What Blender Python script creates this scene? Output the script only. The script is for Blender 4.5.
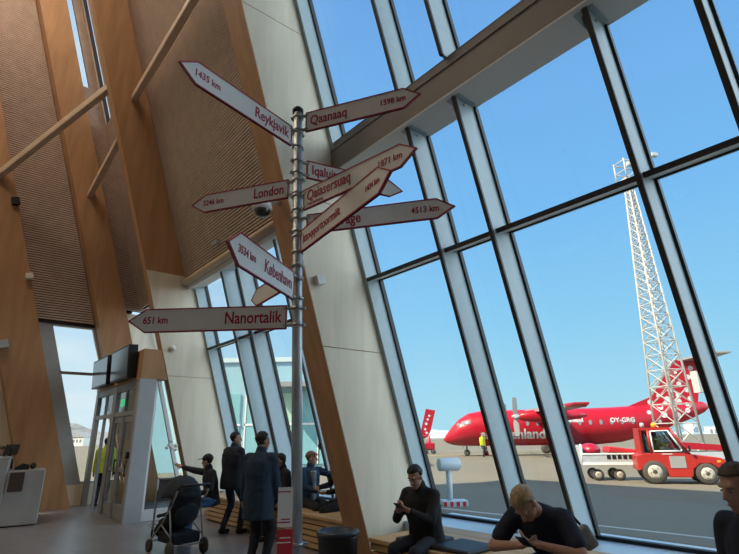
import bpy, bmesh, math, random
import numpy as np
from mathutils import Vector, Matrix, noise
random.seed(7)
D2R = math.pi / 180
S = bpy.context.scene
COL = S.collection
for o in list(bpy.data.objects):
    bpy.data.objects.remove(o)

# ------------------------------------------------------------------ camera
FPX, PITCH, ROLL, EYE = 490.7, math.atan2(435.7 - 277, 490.7), 0.92 * D2R, 1.68
fw = Vector((0, math.cos(PITCH), math.sin(PITCH)))
up0 = Vector((0, -math.sin(PITCH), math.cos(PITCH)))
rt0 = Vector((1, 0, 0))
rt = rt0 * math.cos(ROLL) - up0 * math.sin(ROLL)
up = rt0 * math.sin(ROLL) + up0 * math.cos(ROLL)
cd = bpy.data.cameras.new('camera')
cd.sensor_fit = 'HORIZONTAL'
cd.sensor_width = 36
cd.lens = 36 * FPX / 739
cd.clip_start, cd.clip_end = 0.05, 60000
cam = bpy.data.objects.new('camera', cd)
COL.objects.link(cam)
cam.matrix_world = Matrix(((rt.x, up.x, -fw.x, 0), (rt.y, up.y, -fw.y, 0), (rt.z, up.z, -fw.z, EYE), (0, 0, 0, 1)))
S.camera = cam

# ------------------------------------------------------------------ the hall's own axes
AZ, TILT = 40.15 * D2R, 17.2 * D2R
U = Vector((-math.sin(AZ), math.cos(AZ), 0))          # along the glass wall
N = Vector((-math.cos(AZ), -math.sin(AZ), 0))         # into the hall
Z = Vector((0, 0, 1))
M = Z * math.cos(TILT) + N * math.sin(TILT)           # up the leaning wall
Q = N * math.cos(TILT) - Z * math.sin(TILT)           # square to the leaning glass, inwards
O = N * -6.2748
TT = math.tan(TILT)
ROOF = 17.0

def fs(s, t, d): return O + U * s + M * t + Q * d
def fk(s, k, z): return O + U * s + N * k + Z * z
def tz(z, d): return (z + d * math.sin(TILT)) / math.cos(TILT)   # t at height z for depth d

# ------------------------------------------------------------------ world, sun, exposure
W = bpy.data.worlds.new('sky')
S.world = W
W.use_nodes = True
nt = W.node_tree
for n in list(nt.nodes): nt.nodes.remove(n)
def wn(t, **k):
    n = nt.nodes.new(t)
    for a, b in k.items(): setattr(n, a, b)
    return n
tc = wn('ShaderNodeTexCoord')
sp = wn('ShaderNodeSeparateXYZ')
nt.links.new(tc.outputs['Generated'], sp.inputs[0])
rp = wn('ShaderNodeValToRGB')
cr = rp.color_ramp
SKY = [(0.0, (.46, .80, .92)), (.06, (.42, .78, .95)), (.2, (.30, .68, .97)), (.42, (.20, .54, .96)), (.75, (.16, .42, .86)), (1, (.13, .36, .78))]
while len(cr.elements) < len(SKY): cr.elements.new(.5)
for e, (p, c) in zip(cr.elements, SKY):
    e.position = p; e.color = (*c, 1)
nt.links.new(sp.outputs['Z'], rp.inputs[0])
# thin high cloud to the left of the view
mp = wn('ShaderNodeMapping'); mp.inputs['Scale'].default_value = (1.2, 2.0, 9.0)
mp.inputs['Rotation'].default_value = (.25, .1, 0)
nz = wn('ShaderNodeTexNoise'); nz.inputs['Scale'].default_value = 2.2; nz.inputs['Detail'].default_value = 6; nz.inputs['Roughness'].default_value = .55
nt.links.new(tc.outputs['Generated'], mp.inputs[0]); nt.links.new(mp.outputs[0], nz.inputs[0])
mr = wn('ShaderNodeMapRange'); mr.inputs[1].default_value = .38; mr.inputs[2].default_value = .66
nt.links.new(nz.outputs[0], mr.inputs[0])
side = wn('ShaderNodeMapRange'); side.inputs[1].default_value = -.05; side.inputs[2].default_value = -.5; side.inputs[3].default_value = .02; side.inputs[4].default_value = 1
nt.links.new(sp.outputs['X'], side.inputs[0])
mu = wn('ShaderNodeMath', operation='MULTIPLY_ADD'); mu.inputs[1].default_value = .40; mu.inputs[2].default_value = .60
nt.links.new(mr.outputs[0], mu.inputs[0])
mu2 = wn('ShaderNodeMath', operation='MULTIPLY'); nt.links.new(mu.outputs[0], mu2.inputs[0]); nt.links.new(side.outputs[0], mu2.inputs[1])
mx = wn('ShaderNodeMix', data_type='RGBA')
nt.links.new(mu2.outputs[0], mx.inputs[0]); nt.links.new(rp.outputs[0], mx.inputs[6]); mx.inputs[7].default_value = (.82, .95, 1.0, 1)
# unseen bright cloud bank added beyond the right end to light mullions and columns
dp = wn('ShaderNodeVectorMath', operation='DOT_PRODUCT'); dp.inputs[1].default_value = (math.sin(108 * D2R) * .98, math.cos(108 * D2R) * .98, .17)
nt.links.new(tc.outputs['Generated'], dp.inputs[0])
cb = wn('ShaderNodeMapRange', interpolation_type='SMOOTHSTEP'); cb.inputs[1].default_value = .62; cb.inputs[2].default_value = .88; cb.inputs[3].default_value = 0; cb.inputs[4].default_value = 1
nt.links.new(dp.outputs['Value'], cb.inputs[0])
mx2 = wn('ShaderNodeMix', data_type='RGBA'); nt.links.new(cb.outputs[0], mx2.inputs[0]); nt.links.new(mx.outputs[2], mx2.inputs[6]); mx2.inputs[7].default_value = (3.2, 3.8, 4.2, 1)
bg = wn('ShaderNodeBackground'); bg.inputs[1].default_value = 1.0
out = wn('ShaderNodeOutputWorld')
nt.links.new(mx2.outputs[2], bg.inputs[0]); nt.links.new(bg.outputs[0], out.inputs[0])

sl = bpy.data.lights.new('sun', 'SUN'); sl.energy = 11.0; sl.color = (1, .87, .66); sl.angle = .01
so = bpy.data.objects.new('sun', sl); COL.objects.link(so)
sun_dir = (-N * 15.6 + U * -4.0 - Z * 17.0).normalized()
so.rotation_euler = sun_dir.to_track_quat('-Z', 'Y').to_euler()
so.location = (0, -20, 60)

S.view_settings.view_transform = 'Standard'
S.view_settings.look = 'None'
S.view_settings.exposure = 0.0
S.view_settings.gamma = 1.0
S.view_settings.use_curve_mapping = False

# ------------------------------------------------------------------ unseen ceiling lamps, added to fill the hall with warm light
FILL_LAMPS = [(13.5, 8.5, 400), (8, 8, 420), (13, 15, 420)]

# ------------------------------------------------------------------ materials
MATS = {}
def mat(name, col, rough=.6, metal=0., noise_amt=0., noise_scale=6., stretch=(1, 1, 1), bump=0., emit=None, estr=1., spec=.4, col2=None, coords='Object'):
    m = bpy.data.materials.new(name); m.use_nodes = True
    t = m.node_tree; b = t.nodes['Principled BSDF']
    b.inputs['Base Color'].default_value = (*col, 1)
    b.inputs['Roughness'].default_value = rough
    b.inputs['Metallic'].default_value = metal
    b.inputs['Specular IOR Level'].default_value = spec
    if noise_amt or col2 or bump:
        tcn = t.nodes.new('ShaderNodeTexCoord'); mpn = t.nodes.new('ShaderNodeMapping')
        mpn.inputs['Scale'].default_value = stretch
        t.links.new(tcn.outputs[coords], mpn.inputs[0])
        n = t.nodes.new('ShaderNodeTexNoise'); n.inputs['Scale'].default_value = noise_scale; n.inputs['Detail'].default_value = 5
        t.links.new(mpn.outputs[0], n.inputs[0])
        r = t.nodes.new('ShaderNodeValToRGB')
        r.color_ramp.elements[0].position = .3; r.color_ramp.elements[1].position = .7
        c2 = col2 or tuple(max(0, c * (1 + noise_amt)) for c in col)
        c1 = col if col2 else tuple(c * (1 - noise_amt) for c in col)
        r.color_ramp.elements[0].color = (*c1, 1); r.color_ramp.elements[1].color = (*c2, 1)
        t.links.new(n.outputs[0], r.inputs[0]); t.links.new(r.outputs[0], b.inputs['Base Color'])
        if bump:
            bp = t.nodes.new('ShaderNodeBump'); bp.inputs['Strength'].default_value = bump; bp.inputs['Distance'].default_value = .01
            t.links.new(n.outputs[0], bp.inputs['Height']); t.links.new(bp.outputs[0], b.inputs['Normal'])
    if emit:
        b.inputs['Emission Color'].default_value = (*emit, 1); b.inputs['Emission Strength'].default_value = estr
    MATS[name] = m
    return m

def glass_mat(name, tint=(.95, .97, .98), refl=.05, rough=0.02):
    """clear pane: transparent, with a mirror share that grows towards grazing angles"""
    m = bpy.data.materials.new(name); m.use_nodes = True
    t = m.node_tree
    for n in list(t.nodes): t.nodes.remove(n)
    o = t.nodes.new('ShaderNodeOutputMaterial'); tr = t.nodes.new('ShaderNodeBsdfTransparent'); gl = t.nodes.new('ShaderNodeBsdfGlossy')
    tr.inputs[0].default_value = (*tint, 1); gl.inputs['Roughness'].default_value = rough
    lw = t.nodes.new('ShaderNodeLayerWeight'); lw.inputs[0].default_value = .5
    pw = t.nodes.new('ShaderNodeMath'); pw.operation = 'POWER'; pw.inputs[1].default_value = 4.0
    ma = t.nodes.new('ShaderNodeMath'); ma.operation = 'MULTIPLY_ADD'; ma.inputs[1].default_value = .45; ma.inputs[2].default_value = refl * .5
    t.links.new(lw.outputs['Facing'], pw.inputs[0]); t.links.new(pw.outputs[0], ma.inputs[0])
    mx = t.nodes.new('ShaderNodeMixShader')
    t.links.new(ma.outputs[0], mx.inputs[0]); t.links.new(tr.outputs[0], mx.inputs[1]); t.links.new(gl.outputs[0], mx.inputs[2]); t.links.new(mx.outputs[0], o.inputs[0])
    MATS[name] = m
    return m

WOOD = mat('brown_timber', (.42, .23, .11), .55, noise_amt=.14, noise_scale=3, stretch=(2.2, 2.2, .25))
PALEW = mat('pale_wall_and_lit_boards', (.74, .66, .52), .6, noise_amt=.08, noise_scale=2.4, stretch=(2.5, 2.5, .35))  # daylight put into the paler tone of the window-side column boards
BENCHW = mat('bench_timber', (.50, .33, .16), .5, noise_amt=.15, noise_scale=3, stretch=(.5, .5, 6))
SLAT = mat('slat_timber', (.56, .43, .35), .6, noise_amt=.1, noise_scale=4)
SLATB = mat('slat_backing', (.045, .028, .024), .9)
STRUT = mat('strut_timber', (.55, .42, .30), .55, noise_amt=.1, noise_scale=4)
ALU = mat('pale_aluminium', (.38, .475, .51), .45, metal=.0, noise_amt=.04, noise_scale=8)
CAPM = mat('dark_mullion_cap', (.036, .033, .032), .5)
GASK = mat('black_gasket', (.012, .014, .016), .5)
BEAMM = mat('taupe_painted_steel', (.235, .205, .185), .55, noise_amt=.06, noise_scale=2)
WHITE = mat('white_paint', (.78, .78, .76), .6)
GREYP = mat('grey_painted_metal', (.40, .43, .45), .45, noise_amt=.05, noise_scale=5)
GREYD = mat('grey_door_metal', (.27, .27, .27), .5, noise_amt=.08, noise_scale=5, stretch=(6, 6, .3))
BLACK = mat('black_plastic', (.012, .013, .015), .45)
SCREEN = mat('dark_screen', (.03, .04, .05), .15, spec=.6)
SILLM = mat('sill_metal', (.52, .62, .70), .28, spec=.6)
GALV = mat('galvanised_steel', (.42, .47, .49), .42, metal=.75, noise_amt=.25, noise_scale=14, stretch=(1, 1, .25))
CLAMP = mat('steel_clamp', (.38, .38, .38), .38, metal=.85)
SIGNW = mat('sign_white', (.74, .73, .70), .5, noise_amt=.03, noise_scale=5)
SIGNR = mat('sign_red', (.36, .012, .045), .5)
NOTR = mat('notice_red', (.55, .03, .05), .5)
GLASS = glass_mat('window_glass')
GLASSD = glass_mat('door_glass', (.80, .86, .88), .07)
BRUSH = mat('brushed_steel', (.62, .65, .66), .34, metal=.85, noise_amt=.12, noise_scale=1.6, bump=.25)
CONCRETE = mat('hall_wall_paint', (.62, .56, .48), .8, noise_amt=.04, noise_scale=1.5)
CEIL = mat('ceiling_boards', (.58, .45, .32), .7, noise_amt=.08, noise_scale=2, stretch=(1, 8, 1))

FLOORM = bpy.data.materials.new('grey_stone_tiles'); FLOORM.use_nodes = True
t = FLOORM.node_tree; b = t.nodes['Principled BSDF']
tcn = t.nodes.new('ShaderNodeTexCoord'); mpn = t.nodes.new('ShaderNodeMapping'); mpn.inputs['Rotation'].default_value = (0, 0, AZ)
bk = t.nodes.new('ShaderNodeTexBrick'); bk.inputs['Scale'].default_value = 1
bk.inputs['Brick Width'].default_value = 1.2; bk.inputs['Row Height'].default_value = .6; bk.inputs['Mortar Size'].default_value = .006
bk.inputs['Color1'].default_value = (.17, .165, .17, 1); bk.inputs['Color2'].default_value = (.20, .19, .195, 1); bk.inputs['Mortar'].default_value = (.10, .09, .085, 1)
t.links.new(tcn.outputs['Object'], mpn.inputs[0]); t.links.new(mpn.outputs[0], bk.inputs[0]); t.links.new(bk.outputs[0], b.inputs['Base Color'])
b.inputs['Roughness'].default_value = .33

APRON = bpy.data.materials.new('apron_concrete'); APRON.use_nodes = True
t = APRON.node_tree; b = t.nodes['Principled BSDF']
tcn = t.nodes.new('ShaderNodeTexCoord'); n1 = t.nodes.new('ShaderNodeTexNoise'); n1.inputs['Scale'].default_value = .25; n1.inputs['Detail'].default_value = 8
r1 = t.nodes.new('ShaderNodeValToRGB'); r1.color_ramp.elements[0].position = .3; r1.color_ramp.elements[1].position = .7
r1.color_ramp.elements[0].color = (.125, .110, .080, 1); r1.color_ramp.elements[1].color = (.150, .132, .096, 1)
t.links.new(tcn.outputs['Object'], n1.inputs[0]); t.links.new(n1.outputs[0], r1.inputs[0]); t.links.new(r1.outputs[0], b.inputs['Base Color'])
b.inputs['Roughness'].default_value = .9

# ------------------------------------------------------------------ mesh helpers
def link(name, bm, m, parent=None, smooth=False, mats=None):
    me = bpy.data.meshes.new(name)
    bmesh.ops.recalc_face_normals(bm, faces=bm.faces)
    bm.to_mesh(me); bm.free()
    o = bpy.data.objects.new(name, me); COL.objects.link(o)
    for mm in (mats or [m]): me.materials.append(mm)
    if smooth:
        for p in me.polygons: p.use_smooth = True
    if parent: o.parent = parent
    return o
def B(): return bmesh.new()
def quadbox(bm, P8, mi=0):
    """P8: eight points, bottom four in order then top four in order"""
    v = [bm.verts.new(p) for p in P8]
    for f in ((0, 1, 2, 3), (4, 5, 6, 7), (0, 1, 5, 4), (1, 2, 6, 5), (2, 3, 7, 6), (3, 0, 4, 7)):
        bm.faces.new([v[i] for i in f]).material_index = mi
def box(bm, x0, x1, y0, y1, z0, z1, mi=0, T=None):
    P = [Vector(p) for p in ((x0, y0, z0), (x1, y0, z0), (x1, y1, z0), (x0, y1, z0), (x0, y0, z1), (x1, y0, z1), (x1, y1, z1), (x0, y1, z1))]
    if T: P = [T @ p for p in P]
    quadbox(bm, P, mi)
def sbox(bm, s0, s1, t0, t1, d0, d1, mi=0):   # in leaning-wall axes
    quadbox(bm, [fs(s0, t0, d0), fs(s1, t0, d0), fs(s1, t0, d1), fs(s0, t0, d1), fs(s0, t1, d0), fs(s1, t1, d0), fs(s1, t1, d1), fs(s0, t1, d1)], mi)
def kbox(bm, s0, s1, k0, k1, z0, z1, mi=0):   # in upright hall axes
    quadbox(bm, [fk(s0, k0, z0), fk(s1, k0, z0), fk(s1, k1, z0), fk(s0, k1, z0), fk(s0, k0, z1), fk(s1, k0, z1), fk(s1, k1, z1), fk(s0, k1, z1)], mi)
def fin(bm, s0, s1, d0, d1, z0, z1, mi=0):    # leaning member cut level at z0 and z1
    a = [fs(s, tz(z0, d), d) for s, d in ((s0, d0), (s1, d0), (s1, d1), (s0, d1))]
    c = [fs(s, tz(z1, d), d) for s, d in ((s0, d0), (s1, d0), (s1, d1), (s0, d1))]
    quadbox(bm, a + c, mi)
def tube(bm, p0, p1, r0, r1=None, seg=12, caps=True, mi=0):
    r1 = r0 if r1 is None else r1
    p0 = Vector(p0); p1 = Vector(p1)
    d = (p1 - p0).normalized()
    a = d.orthogonal().normalized(); c = d.cross(a)
    A = [bm.verts.new(p0 + (a * math.cos(i * 2 * math.pi / seg) + c * math.sin(i * 2 * math.pi / seg)) * r0) for i in range(seg)]
    E = [bm.verts.new(p1 + (a * math.cos(i * 2 * math.pi / seg) + c * math.sin(i * 2 * math.pi / seg)) * r1) for i in range(seg)]
    for i in range(seg):
        f = bm.faces.new((A[i], A[(i + 1) % seg], E[(i + 1) % seg], E[i])); f.smooth = True; f.material_index = mi
    if caps:
        bm.faces.new(A[::-1]).material_index = mi; bm.faces.new(E).material_index = mi
def path(bm, pts, r, seg=8, mi=0):
    for a, c in zip(pts[:-1], pts[1:]): tube(bm, a, c, r, r, seg, True, mi)
def ball(bm, c, r, seg=12, rings=8, R=None, mi=0):
    r = Vector((r, r, r)) if isinstance(r, (int, float)) else Vector(r)
    T = Matrix.Translation(Vector(c)) @ (R.to_4x4() if R else Matrix.Identity(4)) @ Matrix.Diagonal((*r, 1))
    rows = [[bm.verts.new(T @ Vector((math.sin(j * math.pi / rings) * math.cos(i * 2 * math.pi / seg), math.sin(j * math.pi / rings) * math.sin(i * 2 * math.pi / seg), math.cos(j * math.pi / rings)))) for i in range(seg)] for j in range(1, rings)]
    a, z = bm.verts.new(T @ Vector((0, 0, 1))), bm.verts.new(T @ Vector((0, 0, -1)))
    F = []
    for A, E in zip(rows[:-1], rows[1:]):
        for i in range(seg): F.append(bm.faces.new((A[i], E[i], E[(i + 1) % seg], A[(i + 1) % seg])))
    for i in range(seg):
        F.append(bm.faces.new((a, rows[0][i], rows[0][(i + 1) % seg]))); F.append(bm.faces.new((z, rows[-1][(i + 1) % seg], rows[-1][i])))
    for f in F: f.smooth = True; f.material_index = mi
def loft(bm, rings, R, seg=20):
    """elliptic rings (centre, half width, half depth) joined and closed"""
    rs = [[bm.verts.new(Vector(c) + R @ Vector((w * math.cos(i * 2 * math.pi / seg), d * math.sin(i * 2 * math.pi / seg), 0))) for i in range(seg)] for c, w, d in rings]
    for A, E in zip(rs[:-1], rs[1:]):
        for i in range(seg): bm.faces.new((A[i], A[(i + 1) % seg], E[(i + 1) % seg], E[i]))
    bm.faces.new(rs[0][::-1]); bm.faces.new(rs[-1])
def prism(bm, poly, y0, y1, T=None, mi=0):
    """poly of (x,z) extruded from y0 to y1"""
    T = T or Matrix.Identity(4)
    A = [bm.verts.new(T @ Vector((x, y0, z))) for x, z in poly]
    E = [bm.verts.new(T @ Vector((x, y1, z))) for x, z in poly]
    n = len(poly)
    bm.faces.new(A).material_index = mi; bm.faces.new(E[::-1]).material_index = mi
    for i in range(n): bm.faces.new((A[i], A[(i + 1) % n], E[(i + 1) % n], E[i])).material_index = mi
def lathe(bm, prof, axis_o, axis, seg=24, mi=0):
    """prof of (radius, height) about an axis"""
    axis = Vector(axis).normalized(); a = axis.orthogonal().normalized(); c = axis.cross(a); o_ = Vector(axis_o)
    rings = []
    for r, h in prof:
        rings.append([bm.verts.new(o_ + axis * h + (a * math.cos(i * 2 * math.pi / seg) + c * math.sin(i * 2 * math.pi / seg)) * max(r, 1e-4)) for i in range(seg)])
    for A, E in zip(rings[:-1], rings[1:]):
        for i in range(seg):
            f = bm.faces.new((A[i], A[(i + 1) % seg], E[(i + 1) % seg], E[i])); f.smooth = True; f.material_index = mi
    bm.faces.new(rings[0][::-1]).material_index = mi; bm.faces.new(rings[-1]).material_index = mi
def bevel(o, w=.01, seg=2):
    md = o.modifiers.new('bevel', 'BEVEL'); md.width = w; md.segments = seg; md.limit_method = 'ANGLE'; md.angle_limit = .7
    return o
def thing(name, label, cat, loc=(0, 0, 0), rotz=0, group=None, kind=None):
    o = bpy.data.objects.new(name, None); COL.objects.link(o)
    o.empty_display_size = .1
    o.location = loc; o.rotation_euler = (0, 0, rotz)
    return tag(o, label, cat, group, kind)
def tag(o, label, cat, group=None, kind=None):
    o['label'] = label; o['category'] = cat
    if group: o['group'] = group
    if kind: o['kind'] = kind
    return o
def struct(name, bm, m, parent=None, **k):
    o = link(name, bm, m, parent, **k)
    if not parent: o['kind'] = 'structure'
    return o
def sroot(name):
    o = bpy.data.objects.new(name, None); COL.objects.link(o); o['kind'] = 'structure'; return o
def text_bm(txt, size, T, depth=.002, bold=.0, align='LEFT', font_scale_x=1.0):
    c = bpy.data.curves.new('t', 'FONT'); c.body = txt; c.size = size; c.extrude = depth; c.offset = bold; c.align_x = align; c.align_y = 'CENTER'
    c.resolution_u = 3
    o = bpy.data.objects.new('t', c); COL.objects.link(o)
    bpy.context.view_layer.update()
    me = bpy.data.meshes.new_from_object(o.evaluated_get(bpy.context.evaluated_depsgraph_get()))
    bpy.data.objects.remove(o); bpy.data.curves.remove(c)
    me.transform(Matrix.Diagonal((font_scale_x, 1, 1, 1)))
    me.transform(T)
    bm = B(); bm.from_mesh(me); bpy.data.meshes.remove(me)
    return bm
def merge(bm, other):
    me = bpy.data.meshes.new('m'); other.to_mesh(me); other.free(); bm.from_mesh(me); bpy.data.meshes.remove(me)

# ================================================================== THE SETTING
S0, S1, K1 = -9.0, 16.3, 24.0     # near end, far end wall and rear of the hall
SE = S1
bm = B(); kbox(bm, S0, S1 + .3, -.35, K1, -.035, 0); struct('floor', bm, FLOORM)
bm = B(); kbox(bm, S0 - .3, S1 + .3, ROOF * TT - .9, K1 + .3, ROOF, ROOF + .4); struct('ceiling', bm, CEIL)
bm = B(); kbox(bm, S0, S1, K1, K1 + .3, 0, ROOF); struct('wall_rear', bm, CONCRETE)
bm = B()
quadbox(bm, [fk(S0 - .3, -.3, 0), fk(S0, -.3, 0), fk(S0, K1, 0), fk(S0 - .3, K1, 0), fk(S0 - .3, ROOF * TT - .3, ROOF), fk(S0, ROOF * TT - .3, ROOF), fk(S0, K1, ROOF), fk(S0 - .3, K1, ROOF)])
struct('wall_near', bm, CONCRETE)

COLD = 1.36          # how far the timber columns stand in from the glass
CC = (5.73, 6.26)    # big column beside the right-hand glazing
CL = (12.07, 12.34)  # column beside the entrance
CR = (-.72, -.19)    # column out of frame on the right
def column(s0, s1, board_spans):
    r = sroot('column')
    bm = B(); fin(bm, s0 + .02, s1, 0.02, COLD, 0, ROOF); struct('core', bm, WOOD, r)
    # cladding boards, daylight from the glazing put into their paler colour, open joints
    for z0, z1 in board_spans:
        bm = B(); fin(bm, s0, s0 + .02, .02, COLD, z0 + .006, z1 - .006); struct('cladding_board', bm, PALEW, r)
    return r
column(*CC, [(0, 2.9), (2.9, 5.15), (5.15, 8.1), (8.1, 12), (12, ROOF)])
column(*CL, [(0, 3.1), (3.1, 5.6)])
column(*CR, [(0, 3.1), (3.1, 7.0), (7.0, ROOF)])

# glazed bays: window_1 is the bay on the right, window_2 the bay behind the signpost
SILL = .50
def mullion(parent, s, z0, z1, w=.045, dep=.355):
    bm = B()
    fin(bm, s, s + w, .03, dep, z0, z1, 0)
    fin(bm, s - .004, s + w + .004, dep, dep + .03, z0, z1, 1)          # dark inner cap
    fin(bm, s - .03, s + w + .03, -.03, .03, z0, z1, 2)                # gasket against the glass
    return link('mullion', bm, ALU, parent, mats=[ALU, CAPM, GASK])
def transom(parent, s0, s1, t, h=.05, dep=.28):
    bm = B()
    sbox(bm, s0, s1, t, t + h, .03, dep, 0)
    sbox(bm, s0, s1, t - .004, t + h + .004, dep, dep + .02, 1)
    sbox(bm, s0, s1, t - .02, t + h + .02, -.03, .03, 2)
    return link('transom', bm, ALU, parent, mats=[WHITE, CAPM, GASK])
def pane(parent, s0, s1, z0, z1, m=GLASS):
    bm = B(); fin(bm, s0, s1, -.012, 0.0, z0, z1); return link('pane', bm, m, parent)

def bay(name, s0, s1, mull, ztop, tr, trs, cuts=None):
    w = sroot(name)
    pane(w, s0, s1, SILL, ztop)
    for s in mull:
        for z0, z1 in cuts or [(SILL, ztop)]: mullion(w, s, z0, z1)
    bm = B(); fin(bm, s0, s0 + .07, .0, .36, SILL, ztop); fin(bm, s1 - .07, s1, 0, .06 if name == 'window_4' else .3, SILL, ztop); link('window_frame', bm, ALU, w)
    bm = B(); fin(bm, s0 + .07, s0 + .1, -.02, .05, SILL, ztop); fin(bm, s1 - .1, s1 - .07, -.02, .05, SILL, ztop); fin(bm, s0, s1, -.03, .05, SILL, SILL + .04); link('gasket', bm, GASK, w)
    for t in trs: transom(w, s0, s1, t)
    bm = B(); kbox(bm, s0 - .0, s1 + .0, -.2, .86, .0, SILL); bevel(link('window_sill', bm, SILLM, w), .012)
    return w
w1 = bay('window_1', -.19, CC[0], [.65, 1.5, 3.2, 4.03], ROOF, 4.27, [4.27], [(SILL, 5.68), (6.22, ROOF)])
w2 = bay('window_2', CC[1], CL[0], [7.0, 7.85, 9.52, 10.27], 5.75, 4.08, [4.06])
w0 = bay('window_3', S0, CR[0], [-6.1, -5.2, -3.4, -2.5], ROOF, 4.27, [4.25])
w3 = bay('window_4', CL[1], S1, [14.0, 14.9], ROOF, 4.08, [4.06])

# the horizontal beam over the right-hand glazing
bb = sroot('beam')
def beam_part(name, m, d0, d1, z0, z1, s0=-.19, s1=5.72):
    bm = B()
    def pt(s, dd, z): return O + U * s + N * (TB * TT + dd) + Z * z
    quadbox(bm, [pt(s0, d0, z0), pt(s1, d0, z0), pt(s1, d1, z0), pt(s0, d1, z0), pt(s0, d0, z1), pt(s1, d0, z1), pt(s1, d1, z1), pt(s0, d1, z1)])
    return link(name, bm, m, bb)
TB = 5.95 * math.cos(TILT)
beam_part('web', BEAMM, .40, .46, TB + .02, TB + .56)
beam_part('soffit', WHITE, -.02, .46, TB, TB + .03)
beam_part('flange', BEAMM, .46, .48, TB + .40, TB + .43)
beam_part('top_plate', BEAMM, -.02, .46, TB + .53, TB + .56)
beam_part('back_plate', BEAMM, .0, .04, TB + .03, TB + .56)
for s in (.65, 1.5, 3.2, 4.03):
    p = O + U * (s + .04) + N * (TB * TT + .22) + Z * TB
    bm = B(); T = Matrix((( -U.x, N.x, 0, p.x), (-U.y, N.y, 0, p.y), (0, 0, 1, p.z), (0, 0, 0, 1)))
    box(bm, -.10, .10, -.16, .16, -.014, 0, 0, T); box(bm, -.055, -.042, -.12, .10, -.13, 0, 0, T); tube(bm, T @ Vector((-.062, .0, -.07)), T @ Vector((.06, .0, -.07)), .018, seg=10)
    link('bracket', bm, ALU, bb)

# ribbed timber panels over the smaller windows: real slats on a dark backing
def slat_panel(name, s0, s1, d, t0, z1, pitch=.064, face=.033, dep=.04):
    r = sroot(name)
    bm = B(); quadbox(bm, [fs(s0, t0, d - .12), fs(s1, t0, d - .12), fs(s1, t0, d), fs(s0, t0, d), fs(s0, tz(z1, d), d - .12), fs(s1, tz(z1, d), d - .12), fs(s1, tz(z1, d), d), fs(s0, tz(z1, d), d)])
    link('backing', bm, SLATB, r)
    bm = B(); tt = t0 + .004
    while tt + face < tz(z1, d) - .02:
        sbox(bm, s0, s1, tt, tt + face, d, d + dep); tt += pitch
    link('slats', bm, SLAT, r)
    return r
slat_panel('wall_panel_right', CC[1], CL[0], .44, 5.93, ROOF)
slat_panel('wall_panel_back', CL[1], 15.24, .42, 5.93, ROOF)
slat_panel('wall_panel_back', 15.24, 15.78, .42, 5.93, 11.4)
slat_panel('wall_panel_back', 15.78, S1, .42, 5.93, ROOF)
# beam and rail under that panel
bm = B(); tube(bm, fs(CC[1], 5.84, .52), fs(CL[0], 5.84, .52), .085, seg=20); struct('beam_rail', bm, STRUT, smooth=False)
bm = B(); sbox(bm, CC[1], CL[0], 5.66, 5.78, .05, .46); sbox(bm, CC[1], CL[0], 5.76, 5.92, .40, .46); struct('trim_1', bm, WHITE)

# ---------------- end wall on the left (square to the glass wall; members lean the same way)
def ebox(bm, d0, d1, z0, z1, s0, s1, mi=0):     # a leaning slice of the end wall between depths d0 and d1
    fin(bm, s0, s1, d0, d1, z0, z1, mi)
def etz(t, d): return t * math.cos(TILT) - d * math.sin(TILT)
E0, E1 = S1, S1 + .25
bm = B()
ebox(bm, -.0, .18, 5.55, 12.0, E0, E1)                        # pieces of wall around openings
ebox(bm, -.1, 1.72, 3.7, 5.45, E0 + .1, E1)
ebox(bm, 1.72, 3.12, 0, .53, E0 - .02, E1)                    # below the window
ebox(bm, 2.78, 3.16, .53, 4.9, E0 + .2, E1)
ebox(bm, 3.16, 6.2, 0, ROOF, E0, E1)
ebox(bm, 7.4, 24, 0, ROOF, E0, E1)
ebox(bm, 6.2, 7.4, 6.0, ROOF, E0, E1)
ebox(bm, -.2, 1.72, 0, .2, E0, E1)
struct('wall_left', bm, PALEW)
bm = B(); ebox(bm, 1.72, 3.16, 4.86, ROOF, E0 - .05, E1); struct('wall_left_upper', bm, SLATB)
# column behind the entrance and the broad column by the desk
def ecol(d0, d1, s0, s1):
    r = sroot('column')
    bm = B(); ebox(bm, d0, d1, 0, ROOF, s0, s1); link('core', bm, WOOD, r)
    return r
ecol(.92, 1.70, 15.75, E1)
ecol(3.16, 4.10, 15.7, E1)
def eslats(name, d0, d1, z0, z1, s, pitch=.07, face=.04):
    r = sroot(name)
    bm = B(); ebox(bm, d0, d1, z0, z1, s, s + .06); link('backing', bm, SLATB, r)
    bm = B(); zz = z0 + .01
    while zz + face < z1:
        ebox(bm, d0, d1, zz, zz + face, s - .035, s); zz += pitch
    link('slats', bm, SLAT, r)
    return r
eslats('wall_panel_left', 1.72, 3.16, 4.95, ROOF, E0 - .07)
eslats('wall_panel_corner', .19, .30, 5.45, 11.6, 15.98, pitch=.06, face=.036)
eslats('wall_panel_corner', .30, .69, 5.45, ROOF, 15.98, pitch=.06, face=.036)
eslats('wall_panel_corner', .69, .95, 5.45, 12.6, 15.98, pitch=.06, face=.036)
bm = B(); ebox(bm, .62, .93, 5.45, 12.6, E0 - .1, E1); struct('wall_left_strip', bm, SLATB)
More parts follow.
